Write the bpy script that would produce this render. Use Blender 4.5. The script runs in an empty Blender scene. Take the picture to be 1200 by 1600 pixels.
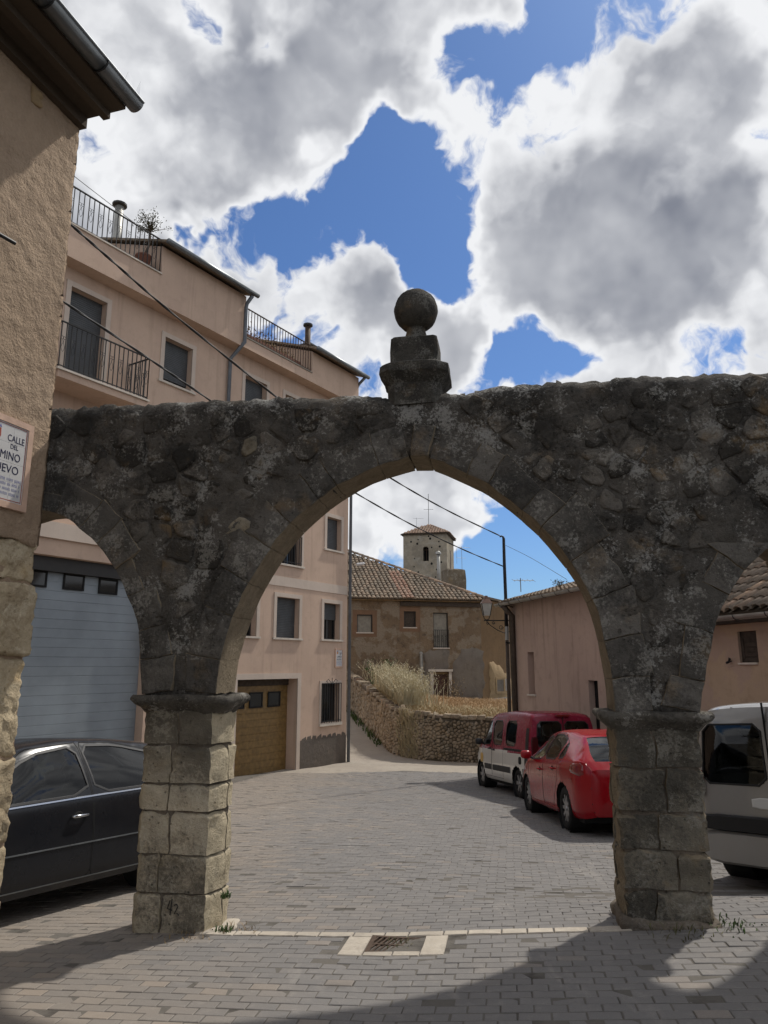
import bpy, math, random
import numpy as np
from mathutils import Vector, Matrix, noise as mn
random.seed(7); rng = np.random.default_rng(7)
S = bpy.context.scene; COL = S.collection
# ------------------------------------------------------------------ camera
F = 1150.0; PITCH = math.atan(240 / F); CP, SP = math.cos(PITCH), math.sin(PITCH); EYE = 1.65
cd = bpy.data.cameras.new('camera'); cam = bpy.data.objects.new('camera', cd); COL.objects.link(cam)
cd.sensor_fit = 'HORIZONTAL'; cd.sensor_width = 36; cd.lens = 36 * F / 1200; cd.clip_end = 3000; cd.clip_start = 0.05
cam.location = (0, 0, EYE); cam.rotation_euler = (math.radians(90) + PITCH, 0, 0); S.camera = cam
# ------------------------------------------------------------------ sun, sky, exposure
SUN_EL, SUN_AZ = math.radians(54), math.radians(43)
SDIR = Vector((math.cos(SUN_EL) * math.sin(SUN_AZ), math.cos(SUN_EL) * math.cos(SUN_AZ), math.sin(SUN_EL)))
sl = bpy.data.lights.new('sun', 'SUN'); sl.energy = 3.0; sl.angle = math.radians(1.6); sl.color = (1, 0.95, 0.87)
so = bpy.data.objects.new('sun', sl); COL.objects.link(so); so.rotation_euler = SDIR.to_track_quat('Z', 'Y').to_euler(); so.location = (20, 20, 40)
S.view_settings.view_transform = 'Standard'; S.view_settings.look = 'None'; S.view_settings.gamma = 1; S.view_settings.use_curve_mapping = False
S.view_settings.exposure = 0.16
S.render.engine = 'CYCLES'; S.cycles.use_denoising = True; S.cycles.max_bounces = 4; S.cycles.diffuse_bounces = 3; S.cycles.glossy_bounces = 3; S.cycles.adaptive_threshold = 0.02; S.cycles.transparent_max_bounces = 12

class G:
    """small node-graph writer"""
    def __init__(s, nt): s.nt = nt
    def node(s, t, **k):
        n = s.nt.nodes.new(t)
        for a, b in k.items(): setattr(n, a, b)
        return n
    def put(s, sock, val):
        if val is None: return
        if isinstance(val, bpy.types.NodeSocket): s.nt.links.new(val, sock)
        else:
            if sock.type == 'RGBA' and len(val) == 3: val = (*val, 1)
            sock.default_value = val
    def m(s, op, a, b=None, c=None, clamp=False):
        n = s.node('ShaderNodeMath', operation=op, use_clamp=clamp)
        for i, x in enumerate((a, b, c)): s.put(n.inputs[i], x)
        return n.outputs[0]
    def vm(s, op, a, b=None, out=0):
        n = s.node('ShaderNodeVectorMath', operation=op); s.put(n.inputs[0], a); s.put(n.inputs[1], b)
        return n.outputs[out]
    def mix(s, f, a, b, mode='MIX'):
        n = s.node('ShaderNodeMix', data_type='RGBA', blend_type=mode); n.clamp_factor = True
        s.put(n.inputs[0], f); s.put(n.inputs[6], a); s.put(n.inputs[7], b)
        return n.outputs[2]
    def noise(s, vec, scale, detail=4, rough=0.55, dist=0.0):
        n = s.node('ShaderNodeTexNoise'); s.put(n.inputs['Vector'], vec); n.inputs['Scale'].default_value = scale
        n.inputs['Detail'].default_value = detail; n.inputs['Roughness'].default_value = rough; n.inputs['Distortion'].default_value = dist
        return n.outputs[0]
    def vor(s, vec, scale, feature='F1'):
        n = s.node('ShaderNodeTexVoronoi', feature=feature); s.put(n.inputs['Vector'], vec); n.inputs['Scale'].default_value = scale
        return n.outputs['Distance']
    def mr(s, x, a, b, c=0.0, d=1.0, kind='SMOOTHSTEP'):
        n = s.node('ShaderNodeMapRange', interpolation_type=kind)
        for i, q in enumerate((x, a, b, c, d)): s.put(n.inputs[i], q)
        return n.outputs[0]
    def pos(s): return s.node('ShaderNodeNewGeometry').outputs['Position']
    def obj(s): return s.node('ShaderNodeTexCoord').outputs['Object']
    def rand(s): return s.node('ShaderNodeObjectInfo').outputs['Random']
    def scale(s, vec, xyz):
        return s.vm('MULTIPLY', vec, xyz)
    def bump(s, h, strength=0.4, dist=0.01, normal=None):
        n = s.node('ShaderNodeBump'); s.put(n.inputs['Height'], h); n.inputs['Strength'].default_value = strength
        n.inputs['Distance'].default_value = dist; s.put(n.inputs['Normal'], normal)
        return n.outputs[0]

def ray(u, v):
    a = (u - 600) / F; b = (800 - v) / F
    return Vector((a, CP - b * SP, SP + b * CP))
def atY(u, v, Y):
    r = ray(u, v); return Vector((0, 0, EYE)) + r * (Y / r.y)

w = bpy.data.worlds.new('World'); S.world = w; w.use_nodes = True
w.cycles.sampling_method = 'NONE'
nt = w.node_tree; nt.nodes.clear(); g = G(nt)
sky = g.node('ShaderNodeTexSky', sky_type='NISHITA'); sky.sun_disc = False; sky.sun_elevation = SUN_EL; sky.sun_rotation = SUN_AZ
sky.air_density = 1.0; sky.dust_density = 0.6; sky.ozone_density = 1.6
D = g.vm('NORMALIZE', g.node('ShaderNodeTexCoord').outputs['Generated'])
def cloudfield(vec):
    return g.noise(vec, 5.0, 4, 0.52)
# warped direction makes the openings between the clouds uneven
wn = g.node('ShaderNodeTexNoise'); g.put(wn.inputs['Vector'], D); wn.inputs['Scale'].default_value = 8; wn.inputs['Detail'].default_value = 4; wn.inputs['Roughness'].default_value = .55
DW = g.vm('ADD', D, g.scale(g.vm('SUBTRACT', wn.outputs[1], (0.5, 0.5, 0.5)), (0.16, 0.16, 0.16)))
GAPS = [(605, 225, 45, .5), (660, 300, 70, .55), (690, 360, 60, .5), (610, 345, 70, .55), (520, 350, 60, .5), (440, 352, 45, .5), (350, 378, 40, .45), (290, 375, 25, .3), (690, 415, 40, .4), (305, 25, 36, .55),
        (460, 38, 42, .5), (700, 105, 40, .4), (760, 70, 40, .45), (840, 25, 55, .5), (940, 12, 60, .45), (1040, 12, 50, .4), (1150, 5, 45, .4), (500, 225, 22, .4), (720, 480, 40, .4),
        (765, 505, 25, .3), (870, 545, 45, .5), (800, 570, 50, .45), (745, 590, 45, .4), (590, 600, 35, .35), (720, 890, 42, .5), (820, 870, 70, .6), (770, 930, 50, .5), (900, 900, 45, .4),
        (600, 880, 40, .35)]
BODY = [(1050, 330, 170, .22), (470, 130, 210, .20), (180, 190, 200, .22), (980, 300, 230, .30), (560, 450, 90, .22), (690, 520, 60, .15), (650, 760, 70, .15)]
full_n = g.noise(DW, 4.6, 10, 0.57)
base_n = cloudfield(D)
cov = 0.0
for lst, sgn in ((GAPS, -1), (BODY, 1)):
    for (u, v, r, amp) in lst:
        c = ray(u, v).normalized(); rr = r / F
        dist = g.vm('DISTANCE', DW, tuple(c), out=1)
        cov = g.m('ADD', cov, g.m('MULTIPLY', g.mr(dist, rr * 0.25, rr * 1.75, 1.0, 0.0), sgn * amp * 0.62))
gapsum = cov
cov = g.m('ADD', g.m('ADD', g.m('MULTIPLY', g.m('SUBTRACT', full_n, 0.5), 1.9), 0.66), gapsum)
covl = g.m('ADD', g.m('ADD', g.m('MULTIPLY', g.m('SUBTRACT', g.noise(DW, 4.6, 3, 0.5), 0.5), 1.9), 0.66), gapsum)
mask = g.mr(cov, 0.465, 0.60)
thick = g.mr(g.m('ADD', g.m('MULTIPLY', cov, .45), g.m('MULTIPLY', covl, .55)), 0.52, 0.93)
relief = g.m('SUBTRACT', cloudfield(g.vm('ADD', D, tuple(Vector(SDIR) * 0.05))), base_n)
shade = g.m('ADD', g.m('ADD', g.m('MULTIPLY', thick, 1.0), g.m('MULTIPLY', relief, 2.0)), g.m('MULTIPLY', g.m('SUBTRACT', full_n, 0.5), -0.5))
ccol = g.mix(g.mr(shade, 0.10, 1.35, kind='LINEAR'), (7.9, 8.0, 8.2), (2.0, 2.15, 2.6))
skyc = g.mix(1.0, sky.outputs[0], (0.47, 0.66, 0.92), 'MULTIPLY')
fincol = g.mix(mask, skyc, ccol)
bg = g.node('ShaderNodeBackground'); g.put(bg.inputs[0], fincol); bg.inputs[1].default_value = 0.1
g.nt.links.new(bg.outputs[0], g.node('ShaderNodeOutputWorld').inputs[0])

# ------------------------------------------------------------------ materials
M = {}
def newmat(name, rough=0.85, spec=0.3):
    m = bpy.data.materials.new(name); m.use_nodes = True; nt = m.node_tree
    b = nt.nodes['Principled BSDF']; b.inputs['Roughness'].default_value = rough; b.inputs['Specular IOR Level'].default_value = spec
    M[name] = m
    return m, G(nt), b
def plain(name, col, rough=0.6, metal=0.0, spec=0.4, coat=0.0, vary=0.12, scale=6, bump=0.0, bscale=60):
    m, g, b = newmat(name, rough, spec); o = g.obj()
    n = g.noise(o, scale, 5); f = g.mr(n, 0.3, 0.7, 1 - vary, 1 + vary, 'LINEAR')
    c = g.mix(1.0, col, g.node('ShaderNodeCombineXYZ').outputs[0], 'MULTIPLY') if False else None
    k = g.node('ShaderNodeVectorMath', operation='SCALE'); k.inputs[0].default_value = col; g.put(k.inputs['Scale'], f)
    g.put(b.inputs['Base Color'], k.outputs[0]); b.inputs['Metallic'].default_value = metal; b.inputs['Coat Weight'].default_value = coat
    b.inputs['Coat Roughness'].default_value = 0.05
    if bump: g.put(b.inputs['Normal'], g.bump(g.noise(o, bscale, 5), bump, 0.01))
    return m
def stone(name, ca, cb, cdark, speck=(0.45, 0.44, 0.40), speckamt=0.5, ochre=(0.30, 0.19, 0.08), ochamt=0.25, darkamt=0.6, s=1.0, bump=0.9, randv=0.35, bd=0.02, soot=None, pit=1.0, inner=None):
    m, g, b = newmat(name, 0.95, 0.15); p = g.pos()
    n1 = g.noise(p, 2.2 * s, 6, 0.6); n2 = g.noise(p, 9 * s, 6, 0.65); n3 = g.noise(p, 38 * s, 5, 0.7); n4 = g.noise(p, 120 * s, 3, 0.6)
    c = g.mix(g.mr(n2, 0.3, 0.7), ca, cb)
    r = g.rand(); k = g.m('ADD', g.m('MULTIPLY', g.m('SUBTRACT', r, 0.5), randv * 2), 1.0)
    sc = g.node('ShaderNodeVectorMath', operation='SCALE'); g.put(sc.inputs[0], c); g.put(sc.inputs['Scale'], k); c = sc.outputs[0]
    och = g.m('MULTIPLY', g.mr(g.noise(g.vm('ADD', p, (7.3, 2.1, 4.4)), 3.1 * s, 4), 0.56, 0.70), ochamt)
    c = g.mix(och, c, ochre)
    dk = g.m('MULTIPLY', g.mr(g.m('ADD', g.m('MULTIPLY', n1, 0.65), g.m('MULTIPLY', n3, 0.35)), 0.44, 0.60), darkamt)
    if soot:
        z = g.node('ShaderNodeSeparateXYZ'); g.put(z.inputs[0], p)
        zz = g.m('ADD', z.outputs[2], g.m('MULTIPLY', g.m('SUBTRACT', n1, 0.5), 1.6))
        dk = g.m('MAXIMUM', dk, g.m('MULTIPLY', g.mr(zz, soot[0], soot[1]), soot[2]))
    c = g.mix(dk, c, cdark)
    # crusty lichen: fine grains gathered in patches
    grain = g.mr(g.m('ADD', g.m('MULTIPLY', g.noise(p, 42 * s, 5, 0.72), 0.60), g.m('MULTIPLY', g.noise(g.vm('ADD', p, (3, 9, 1)), 3.8 * s, 5, .6), 0.75)), 0.70, 0.80)
    c = g.mix(g.m('MULTIPLY', grain, speckamt), c, speck)
    pz = g.mr(g.vor(p, 24 * s), 0.02, 0.30)
    pits = g.m('MAXIMUM', pz, g.mr(g.m('ADD', g.m('MULTIPLY', g.noise(g.vm('ADD', p, (1, 8, 5)), 5.5 * s, 3), .6), g.m('MULTIPLY', n3, .4)), .58, .50))
    c = g.mix(g.m('MULTIPLY', g.m('SUBTRACT', 1.0, pits), 0.6 * pit), c, cdark)
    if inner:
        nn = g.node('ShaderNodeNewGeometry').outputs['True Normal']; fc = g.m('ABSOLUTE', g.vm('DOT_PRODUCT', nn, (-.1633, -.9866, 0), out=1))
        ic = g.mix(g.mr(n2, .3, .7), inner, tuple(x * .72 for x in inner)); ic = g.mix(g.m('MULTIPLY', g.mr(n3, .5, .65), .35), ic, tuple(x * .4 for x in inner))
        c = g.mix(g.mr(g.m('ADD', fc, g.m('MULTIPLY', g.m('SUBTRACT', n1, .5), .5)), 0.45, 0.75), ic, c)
    g.put(b.inputs['Base Color'], c)
    h = g.m('ADD', g.m('ADD', g.m('MULTIPLY', n2, 0.9), g.m('MULTIPLY', n3, 0.6)), g.m('ADD', g.m('MULTIPLY', n4, 0.25), g.m('MULTIPLY', pits, 0.45 * pit)))
    g.put(b.inputs['Normal'], g.bump(h, bump, bd))
    return m
def plaster(name, col, col2, stain=(0.2, 0.15, 0.11), amt=0.35, streak=0.3, bump=0.25, bscale=90, rough=0.92, patch=None, patchamt=0.0, bd=0.004):
    m, g, b = newmat(name, rough, 0.15); p = g.pos()
    c = g.mix(g.mr(g.noise(p, 0.9, 6, 0.6), 0.32, 0.68), col, col2)
    st = g.noise(g.scale(p, (5.5, 5.5, 0.35)), 1.0, 5, 0.6)
    c = g.mix(g.m('MULTIPLY', g.mr(st, 0.52, 0.72), streak), c, stain)
    c = g.mix(g.m('MULTIPLY', g.mr(g.noise(p, 3.3, 7, 0.65), 0.50, 0.72), amt), c, stain)
    if patch: c = g.mix(g.m('MULTIPLY', g.mr(g.noise(g.vm('ADD', p, (11, 3, 5)), 1.1, 7, 0.62), 0.50, 0.56), patchamt), c, patch)
    f = g.noise(p, bscale, 5, 0.65)
    c = g.mix(0.3, c, g.mix(f, (0, 0, 0), c, 'MIX'))
    g.put(b.inputs['Base Color'], c)
    g.put(b.inputs['Normal'], g.bump(g.m('ADD', f, g.m('MULTIPLY', g.noise(p, bscale * .22, 4), 1.6)), bump, bd))
    return m
stone('spandrel_stone', (0.115, 0.103, 0.088), (0.080, 0.073, 0.064), (0.024, 0.023, 0.021), speckamt=0.5, speck=(0.33, 0.315, 0.28), ochamt=0.4, randv=0.6, darkamt=0.72, bump=1.0, bd=0.03)
stone('spandrel_mortar', (0.125, 0.113, 0.098), (0.085, 0.078, 0.069), (0.025, 0.024, 0.022), speckamt=0.8, speck=(0.33, 0.32, 0.295), ochamt=0.12, randv=0.0, darkamt=0.75, bump=1.0, bd=0.04)
stone('spandrel_pale', (0.24, 0.205, 0.15), (0.17, 0.15, 0.115), (0.05, 0.046, 0.04), speckamt=0.4, ochamt=0.4, randv=0.3, darkamt=0.5)
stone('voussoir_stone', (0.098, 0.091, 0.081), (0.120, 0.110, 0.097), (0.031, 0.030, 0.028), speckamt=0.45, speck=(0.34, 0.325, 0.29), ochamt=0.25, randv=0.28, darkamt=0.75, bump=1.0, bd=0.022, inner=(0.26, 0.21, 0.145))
stone('capital_stone', (0.10, 0.092, 0.078), (0.125, 0.113, 0.095), (0.030, 0.028, 0.026), speckamt=0.6, speck=(0.38, 0.36, 0.32), ochamt=0.25, randv=0.1, darkamt=0.75, bump=1.0, bd=0.03)
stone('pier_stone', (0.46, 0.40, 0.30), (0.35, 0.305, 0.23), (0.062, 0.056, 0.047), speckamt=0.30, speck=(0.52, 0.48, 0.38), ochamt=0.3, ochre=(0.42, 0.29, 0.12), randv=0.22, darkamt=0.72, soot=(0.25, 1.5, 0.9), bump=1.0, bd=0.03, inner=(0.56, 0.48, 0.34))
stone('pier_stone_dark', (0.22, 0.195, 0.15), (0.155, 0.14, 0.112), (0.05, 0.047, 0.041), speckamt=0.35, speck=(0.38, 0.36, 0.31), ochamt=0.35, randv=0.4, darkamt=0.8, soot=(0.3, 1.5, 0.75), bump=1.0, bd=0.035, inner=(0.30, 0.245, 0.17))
stone('pier_mortar', (0.20, 0.165, 0.125), (0.15, 0.125, 0.10), (0.06, 0.052, 0.045), speckamt=0.15, ochamt=0.0, randv=0, darkamt=0.5)
stone('finial_stone', (0.085, 0.078, 0.066), (0.060, 0.056, 0.049), (0.02, 0.02, 0.019), speckamt=0.35, speck=(0.30, 0.29, 0.26), ochamt=0.25, randv=0.1, darkamt=0.7, s=1.6)
stone('quoin_stone', (0.58, 0.485, 0.335), (0.49, 0.40, 0.27), (0.29, 0.22, 0.14), speckamt=0.5, speck=(0.66, 0.58, 0.43), ochamt=0.35, ochre=(0.48, 0.31, 0.12), randv=0.10, darkamt=0.45, bump=1.0, bd=0.03)
stone('rubble_stone', (0.30, 0.245, 0.175), (0.22, 0.175, 0.125), (0.10, 0.08, 0.06), speckamt=0.4, speck=(0.42, 0.38, 0.31), ochamt=0.3, randv=0.35, darkamt=0.4, s=0.6)
stone('rubble_mortar', (0.21, 0.17, 0.12), (0.16, 0.13, 0.092), (0.05, 0.042, 0.032), speckamt=0.1, ochamt=0.1, randv=0, darkamt=0.5, s=0.6)
stone('tower_stone', (0.40, 0.35, 0.27), (0.33, 0.285, 0.22), (0.12, 0.105, 0.085), speckamt=0.3, ochamt=0.2, randv=0.1, darkamt=0.45, s=0.35, bump=0.5, bd=0.05)
stone('pale_stone', (0.47, 0.42, 0.35), (0.40, 0.355, 0.295), (0.24, 0.21, 0.18), speckamt=0.1, ochamt=0.05, randv=0.10, darkamt=0.4, bump=0.4, bd=0.006)
plaster('near_plaster', (0.46, 0.345, 0.245), (0.385, 0.285, 0.20), (0.21, 0.15, 0.105), 0.35, 0.15, bump=1.0, bscale=34, patch=(0.38, 0.28, 0.19), patchamt=0.25, bd=0.02)
plaster('pink_plaster', (0.68, 0.505, 0.39), (0.61, 0.45, 0.35), (0.44, 0.32, 0.245), 0.30, 0.40, bump=0.2)
plaster('trim_plaster', (0.70, 0.59, 0.50), (0.64, 0.54, 0.455), (0.45, 0.365, 0.30), 0.2, 0.2, bump=0.15)
plaster('plinth_plaster', (0.17, 0.145, 0.125), (0.13, 0.115, 0.10), (0.25, 0.2, 0.165), 0.3, 0.1, bump=0.9, bscale=40, bd=0.01)
plaster('old_plaster', (0.255, 0.185, 0.12), (0.205, 0.15, 0.10), (0.10, 0.078, 0.06), 0.7, 0.35, bump=1.0, bscale=14, patch=(0.30, 0.25, 0.19), patchamt=0.8, bd=0.05)
plaster('brown_plaster', (0.25, 0.16, 0.085), (0.215, 0.14, 0.078), (0.12, 0.085, 0.05), 0.4, 0.3, bump=0.5, bscale=20, bd=0.02)
plaster('ochre_plaster', (0.40, 0.29, 0.165), (0.34, 0.245, 0.14), (0.2, 0.145, 0.095), 0.5, 0.3, bump=0.5, bscale=20, bd=0.02)
plaster('repair_plaster', (0.235, 0.145, 0.092), (0.205, 0.13, 0.085), (0.13, 0.09, 0.06), 0.4, 0.2, bump=0.4, bscale=20, bd=0.02)
plaster('grey_plaster', (0.23, 0.20, 0.165), (0.19, 0.165, 0.14), (0.12, 0.10, 0.085), 0.5, 0.3, bump=0.5, bscale=20, bd=0.02)
plaster('rose_plaster', (0.58, 0.43, 0.35), (0.53, 0.39, 0.32), (0.31, 0.225, 0.18), 0.35, 0.5, bump=0.2)
plaster('apricot_plaster', (0.56, 0.415, 0.29), (0.50, 0.37, 0.255), (0.32, 0.225, 0.15), 0.35, 0.3, bump=0.25, patch=(0.47, 0.34, 0.29), patchamt=0.5)
plaster('soffit_dark', (0.10, 0.078, 0.058), (0.085, 0.066, 0.05), (0.05, 0.04, 0.03), 0.4, 0.1, bump=0.2)
plaster('dust', (0.40, 0.355, 0.295), (0.36, 0.315, 0.265), (0.25, 0.215, 0.175), 0.5, 0.0, bump=0.6, bscale=24, bd=0.02)
plaster('joint_sand', (0.16, 0.146, 0.128), (0.138, 0.126, 0.111), (0.045, 0.040, 0.035), 0.8, 0.0, bump=0.6, bscale=50)
plaster('concrete', (0.33, 0.30, 0.26), (0.29, 0.26, 0.225), (0.16, 0.135, 0.11), 0.5, 0.35, bump=0.3)
def tile_mat(name, cols):
    m, g, b = newmat(name, 0.92, 0.15); p = g.pos()
    at = g.node('ShaderNodeAttribute', attribute_name='rnd').outputs['Fac']
    r = g.m('FRACT', g.m('ADD', at, g.rand()))
    cr = g.node('ShaderNodeValToRGB'); cr.color_ramp.interpolation = 'LINEAR'; g.put(cr.inputs[0], r)
    el = cr.color_ramp.elements
    while len(el) < len(cols): el.new(0.5)
    for e, (q, c) in zip(el, cols): e.position = q; e.color = (*c, 1)
    c = g.mix(g.m('MULTIPLY', g.mr(g.noise(p, 7, 6, 0.7), 0.45, 0.68), 0.65), cr.outputs[0], (0.075, 0.065, 0.052))
    c = g.mix(g.m('MULTIPLY', g.mr(g.noise(p, 26, 5, 0.7), 0.56, 0.68), 0.45), c, (0.42, 0.37, 0.28))
    g.put(b.inputs['Base Color'], c); g.put(b.inputs['Normal'], g.bump(g.noise(p, 45, 4), 0.4, 0.01))
    return m
tile_mat('roof_tile', [(0, (0.17, 0.14, 0.11)), (.45, (0.22, 0.175, 0.13)), (.8, (0.25, 0.185, 0.135)), (1, (0.28, 0.215, 0.16))])
tile_mat('roof_tile_red', [(0, (0.28, 0.16, 0.115)), (.5, (0.31, 0.185, 0.135)), (.8, (0.30, 0.195, 0.145)), (1, (0.33, 0.23, 0.175))])
tile_mat('tower_tile', [(0, (0.26, 0.17, 0.125)), (.5, (0.30, 0.20, 0.15)), (.8, (0.28, 0.20, 0.15)), (1, (0.32, 0.235, 0.18))])
tile_mat('roof_tile_mixed', [(0, (0.16, 0.13, 0.105)), (.5, (0.21, 0.165, 0.125)), (.85, (0.26, 0.18, 0.13)), (1, (0.44, 0.31, 0.21))])
def paver_mat():
    m, g, b = newmat('paver', 0.85, 0.25); p = g.pos()
    at = g.node('ShaderNodeAttribute', attribute_name='rnd').outputs['Fac']
    r = g.m('FRACT', g.m('ADD', at, g.rand()))
    sx = g.node('ShaderNodeSeparateXYZ'); g.put(sx.inputs[0], p)
    # tan stones were laid on the left and near the house, grey ones along the middle
    lat = g.m('ADD', g.m('ADD', g.m('MULTIPLY', sx.outputs[0], -0.22), g.m('MULTIPLY', g.m('SUBTRACT', g.noise(p, 0.55, 4), 0.5), 1.3)), g.m('MULTIPLY', g.m('SUBTRACT', r, 0.5), 0.22))
    grey = g.mix(r, (0.148, 0.141, 0.136), (0.175, 0.166, 0.159)); tan = g.mix(r, (0.208, 0.178, 0.148), (0.25, 0.211, 0.172))
    c = g.mix(g.mr(lat, -0.05, 0.62), grey, tan)
    c = g.mix(g.m('MULTIPLY', g.mr(r, .93, .97), .35), c, (0.30, 0.235, 0.175))
    c = g.mix(g.m('MULTIPLY', g.mr(g.noise(p, 1.1, 7, 0.65), 0.48, 0.70), 0.30), c, (0.145, 0.133, 0.124))
    c = g.mix(g.m('MULTIPLY', g.mr(g.noise(p, 9, 6, 0.7), 0.50, 0.70), 0.22), c, (0.36, 0.325, 0.285))
    oil = g.mr(g.noise(g.vm('ADD', p, (4, 2, 9)), 1.9, 3, .5), .66, .74); c = g.mix(g.m('MULTIPLY', oil, .45), c, (0.07, 0.065, 0.06))
    pale = g.mr(g.noise(g.scale(p, (2.6, .5, 1)), 1.3, 6, .65), .60, .72); c = g.mix(g.m('MULTIPLY', pale, .35), c, (0.36, 0.33, 0.29))
    f = g.noise(p, 160, 3, 0.6)
    c = g.mix(0.22, c, g.mix(f, (0.02, 0.02, 0.02), (0.45, 0.42, 0.39)))
    g.put(b.inputs['Base Color'], c); g.put(b.inputs['Normal'], g.bump(g.m('ADD', f, g.m('MULTIPLY', g.noise(p, 30, 4), 1.5)), 0.35, 0.004))
paver_mat()
plain('iron', (0.02, 0.02, 0.021), 0.55, 0.3, 0.4, vary=0.25, scale=14)
plain('rusty_iron', (0.075, 0.05, 0.035), 0.75, 0.3, 0.3, vary=0.35, scale=20)
plain('zinc', (0.20, 0.215, 0.225), 0.42, 0.7, 0.5, vary=0.25, scale=3)
plain('zinc_pale', (0.34, 0.335, 0.31), 0.5, 0.4, 0.5, vary=0.2, scale=3)
plain('pipe_grey', (0.14, 0.155, 0.175), 0.5, 0.2, 0.4, vary=0.2, scale=3)
plain('pipe_brown', (0.085, 0.065, 0.05), 0.6, 0.1, 0.3, vary=0.2)
plain('rubber', (0.012, 0.012, 0.012), 0.8, 0, 0.3)
plain('cable', (0.012, 0.012, 0.013), 0.6)
plain('shutter', (0.075, 0.08, 0.085), 0.55, 0.1, 0.4, vary=0.15, scale=4)
plain('shutter_pale', (0.23, 0.215, 0.18), 0.7, vary=0.2)
plain('frame_dark', (0.03, 0.028, 0.026), 0.5)
plain('sill_stone', (0.55, 0.49, 0.42), 0.7, vary=0.15)
plain('blue_door', (0.25, 0.285, 0.315), 0.5, 0.1, 0.4, vary=0.14, scale=1.2)
plain('brown_door', (0.20, 0.125, 0.045), 0.5, 0, 0.4, vary=0.3, scale=9)
plain('old_door', (0.075, 0.035, 0.025), 0.7, vary=0.3, scale=8)
plain('old_wood', (0.055, 0.042, 0.032), 0.8, vary=0.35, scale=10, bump=0.4)
plain('terracotta', (0.20, 0.085, 0.055), 0.8)
plain('white_enamel', (0.55, 0.54, 0.53), 0.25, 0, 0.5, vary=0.05)
plain('sign_stone', (0.53, 0.36, 0.27), 0.7, vary=0.12, scale=9, bump=0.2)
plain('sign_ink', (0.012, 0.014, 0.05), 0.35, vary=0.0)
plain('sign_ink_pale', (0.16, 0.17, 0.32), 0.35, vary=0.0)
plain('sign_red', (0.30, 0.06, 0.035), 0.4, vary=0.1)
plain('sign_gold', (0.55, 0.33, 0.06), 0.4, vary=0.1)
plain('lamp_glass', (0.45, 0.43, 0.38), 0.3, vary=0.15)
plain('lamp_copper', (0.14, 0.085, 0.065), 0.5, 0.5)
plain('bark', (0.10, 0.075, 0.055), 0.9, vary=0.3, scale=20)
plain('void', (0.008, 0.008, 0.008), 0.9, vary=0)
plain('grass_dry', (0.40, 0.33, 0.20), 0.9, vary=0.2, scale=2)
plain('grass_pale', (0.50, 0.45, 0.31), 0.9, vary=0.2, scale=2)
plain('grass_orange', (0.38, 0.26, 0.145), 0.9, vary=0.25, scale=2)
plain('leaf_green', (0.05, 0.085, 0.022), 0.8, vary=0.4, scale=5)
plain('leaf_olive', (0.09, 0.085, 0.035), 0.8, vary=0.4, scale=5)
plain('straw', (0.24, 0.17, 0.09), 0.95, vary=0.4, scale=6, bump=0.8, bscale=30)
plain('seat', (0.018, 0.022, 0.026), 0.8)
plain('trim_black', (0.014, 0.014, 0.015), 0.55)
plain('chrome', (0.55, 0.56, 0.58), 0.18, 1.0, vary=0.03)
plain('alloy', (0.30, 0.30, 0.31), 0.35, 0.9, vary=0.1)
plain('plate_white', (0.65, 0.65, 0.63), 0.4, vary=0.03)
plain('lamp_red', (0.16, 0.006, 0.008), 0.12, coat=0.6, vary=0.05)
plain('lamp_dark', (0.05, 0.004, 0.006), 0.15, vary=0.05)
plain('lamp_clear', (0.45, 0.46, 0.48), 0.15, 0.3, vary=0.05)
def paint(name, col, metal=0.0, rough=0.32, coat=1.0, dirt=0.12, spec=.5):
    m, g, b = newmat(name, rough, spec); o = g.obj()
    c = g.mix(g.m('MULTIPLY', g.mr(g.noise(o, 2.5, 7, 0.65), 0.4, 0.75), dirt), col, (0.20, 0.175, 0.15))
    g.put(b.inputs['Base Color'], c); b.inputs['Metallic'].default_value = metal; b.inputs['Coat Weight'].default_value = coat; b.inputs['Coat Roughness'].default_value = 0.04
    g.put(b.inputs['Roughness'], g.mr(g.noise(o, 9, 5), 0.3, 0.7, rough - .04, rough + .07))
paint('paint_dark', (0.011, 0.012, 0.015), 0.0, 0.20, 0.0, dirt=0.02, spec=.4)
paint('paint_red', (0.26, 0.004, 0.009), 0.0, 0.16, 0.0, dirt=0.0, spec=.35)
paint('paint_crimson', (0.21, 0.009, 0.030), 0.0, 0.22, 0.0, dirt=0.02, spec=.35)
paint('paint_white', (0.62, 0.60, 0.55), 0.0, 0.4, dirt=0.15)
paint('paint_silver', (0.30, 0.29, 0.275), 0.3, 0.4, dirt=0.12)
def glass(name, tint, refl=0.06, alpha=0.5):
    m, g, b = newmat(name); nt = m.node_tree; nt.nodes.remove(b)
    tr = g.node('ShaderNodeBsdfTransparent'); tr.inputs[0].default_value = (*tint, 1)
    gl = g.node('ShaderNodeBsdfGlossy'); gl.inputs['Roughness'].default_value = 0.02; gl.inputs[0].default_value = (1, 1, 1, 1)
    fr = g.node('ShaderNodeFresnel'); fr.inputs[0].default_value = 1.5
    mx = g.node('ShaderNodeMixShader'); g.put(mx.inputs[0], fr.outputs[0])
    nt.links.new(tr.outputs[0], mx.inputs[1]); nt.links.new(gl.outputs[0], mx.inputs[2])
    nt.links.new(mx.outputs[0], nt.nodes['Material Output'].inputs[0])
glass('car_glass', (0.42, 0.47, 0.46)); glass('clear_glass', (0.75, 0.75, 0.73))
plain('dark_glass', (0.012, 0.014, 0.016), 0.06, 0, 0.6, vary=0)

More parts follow.
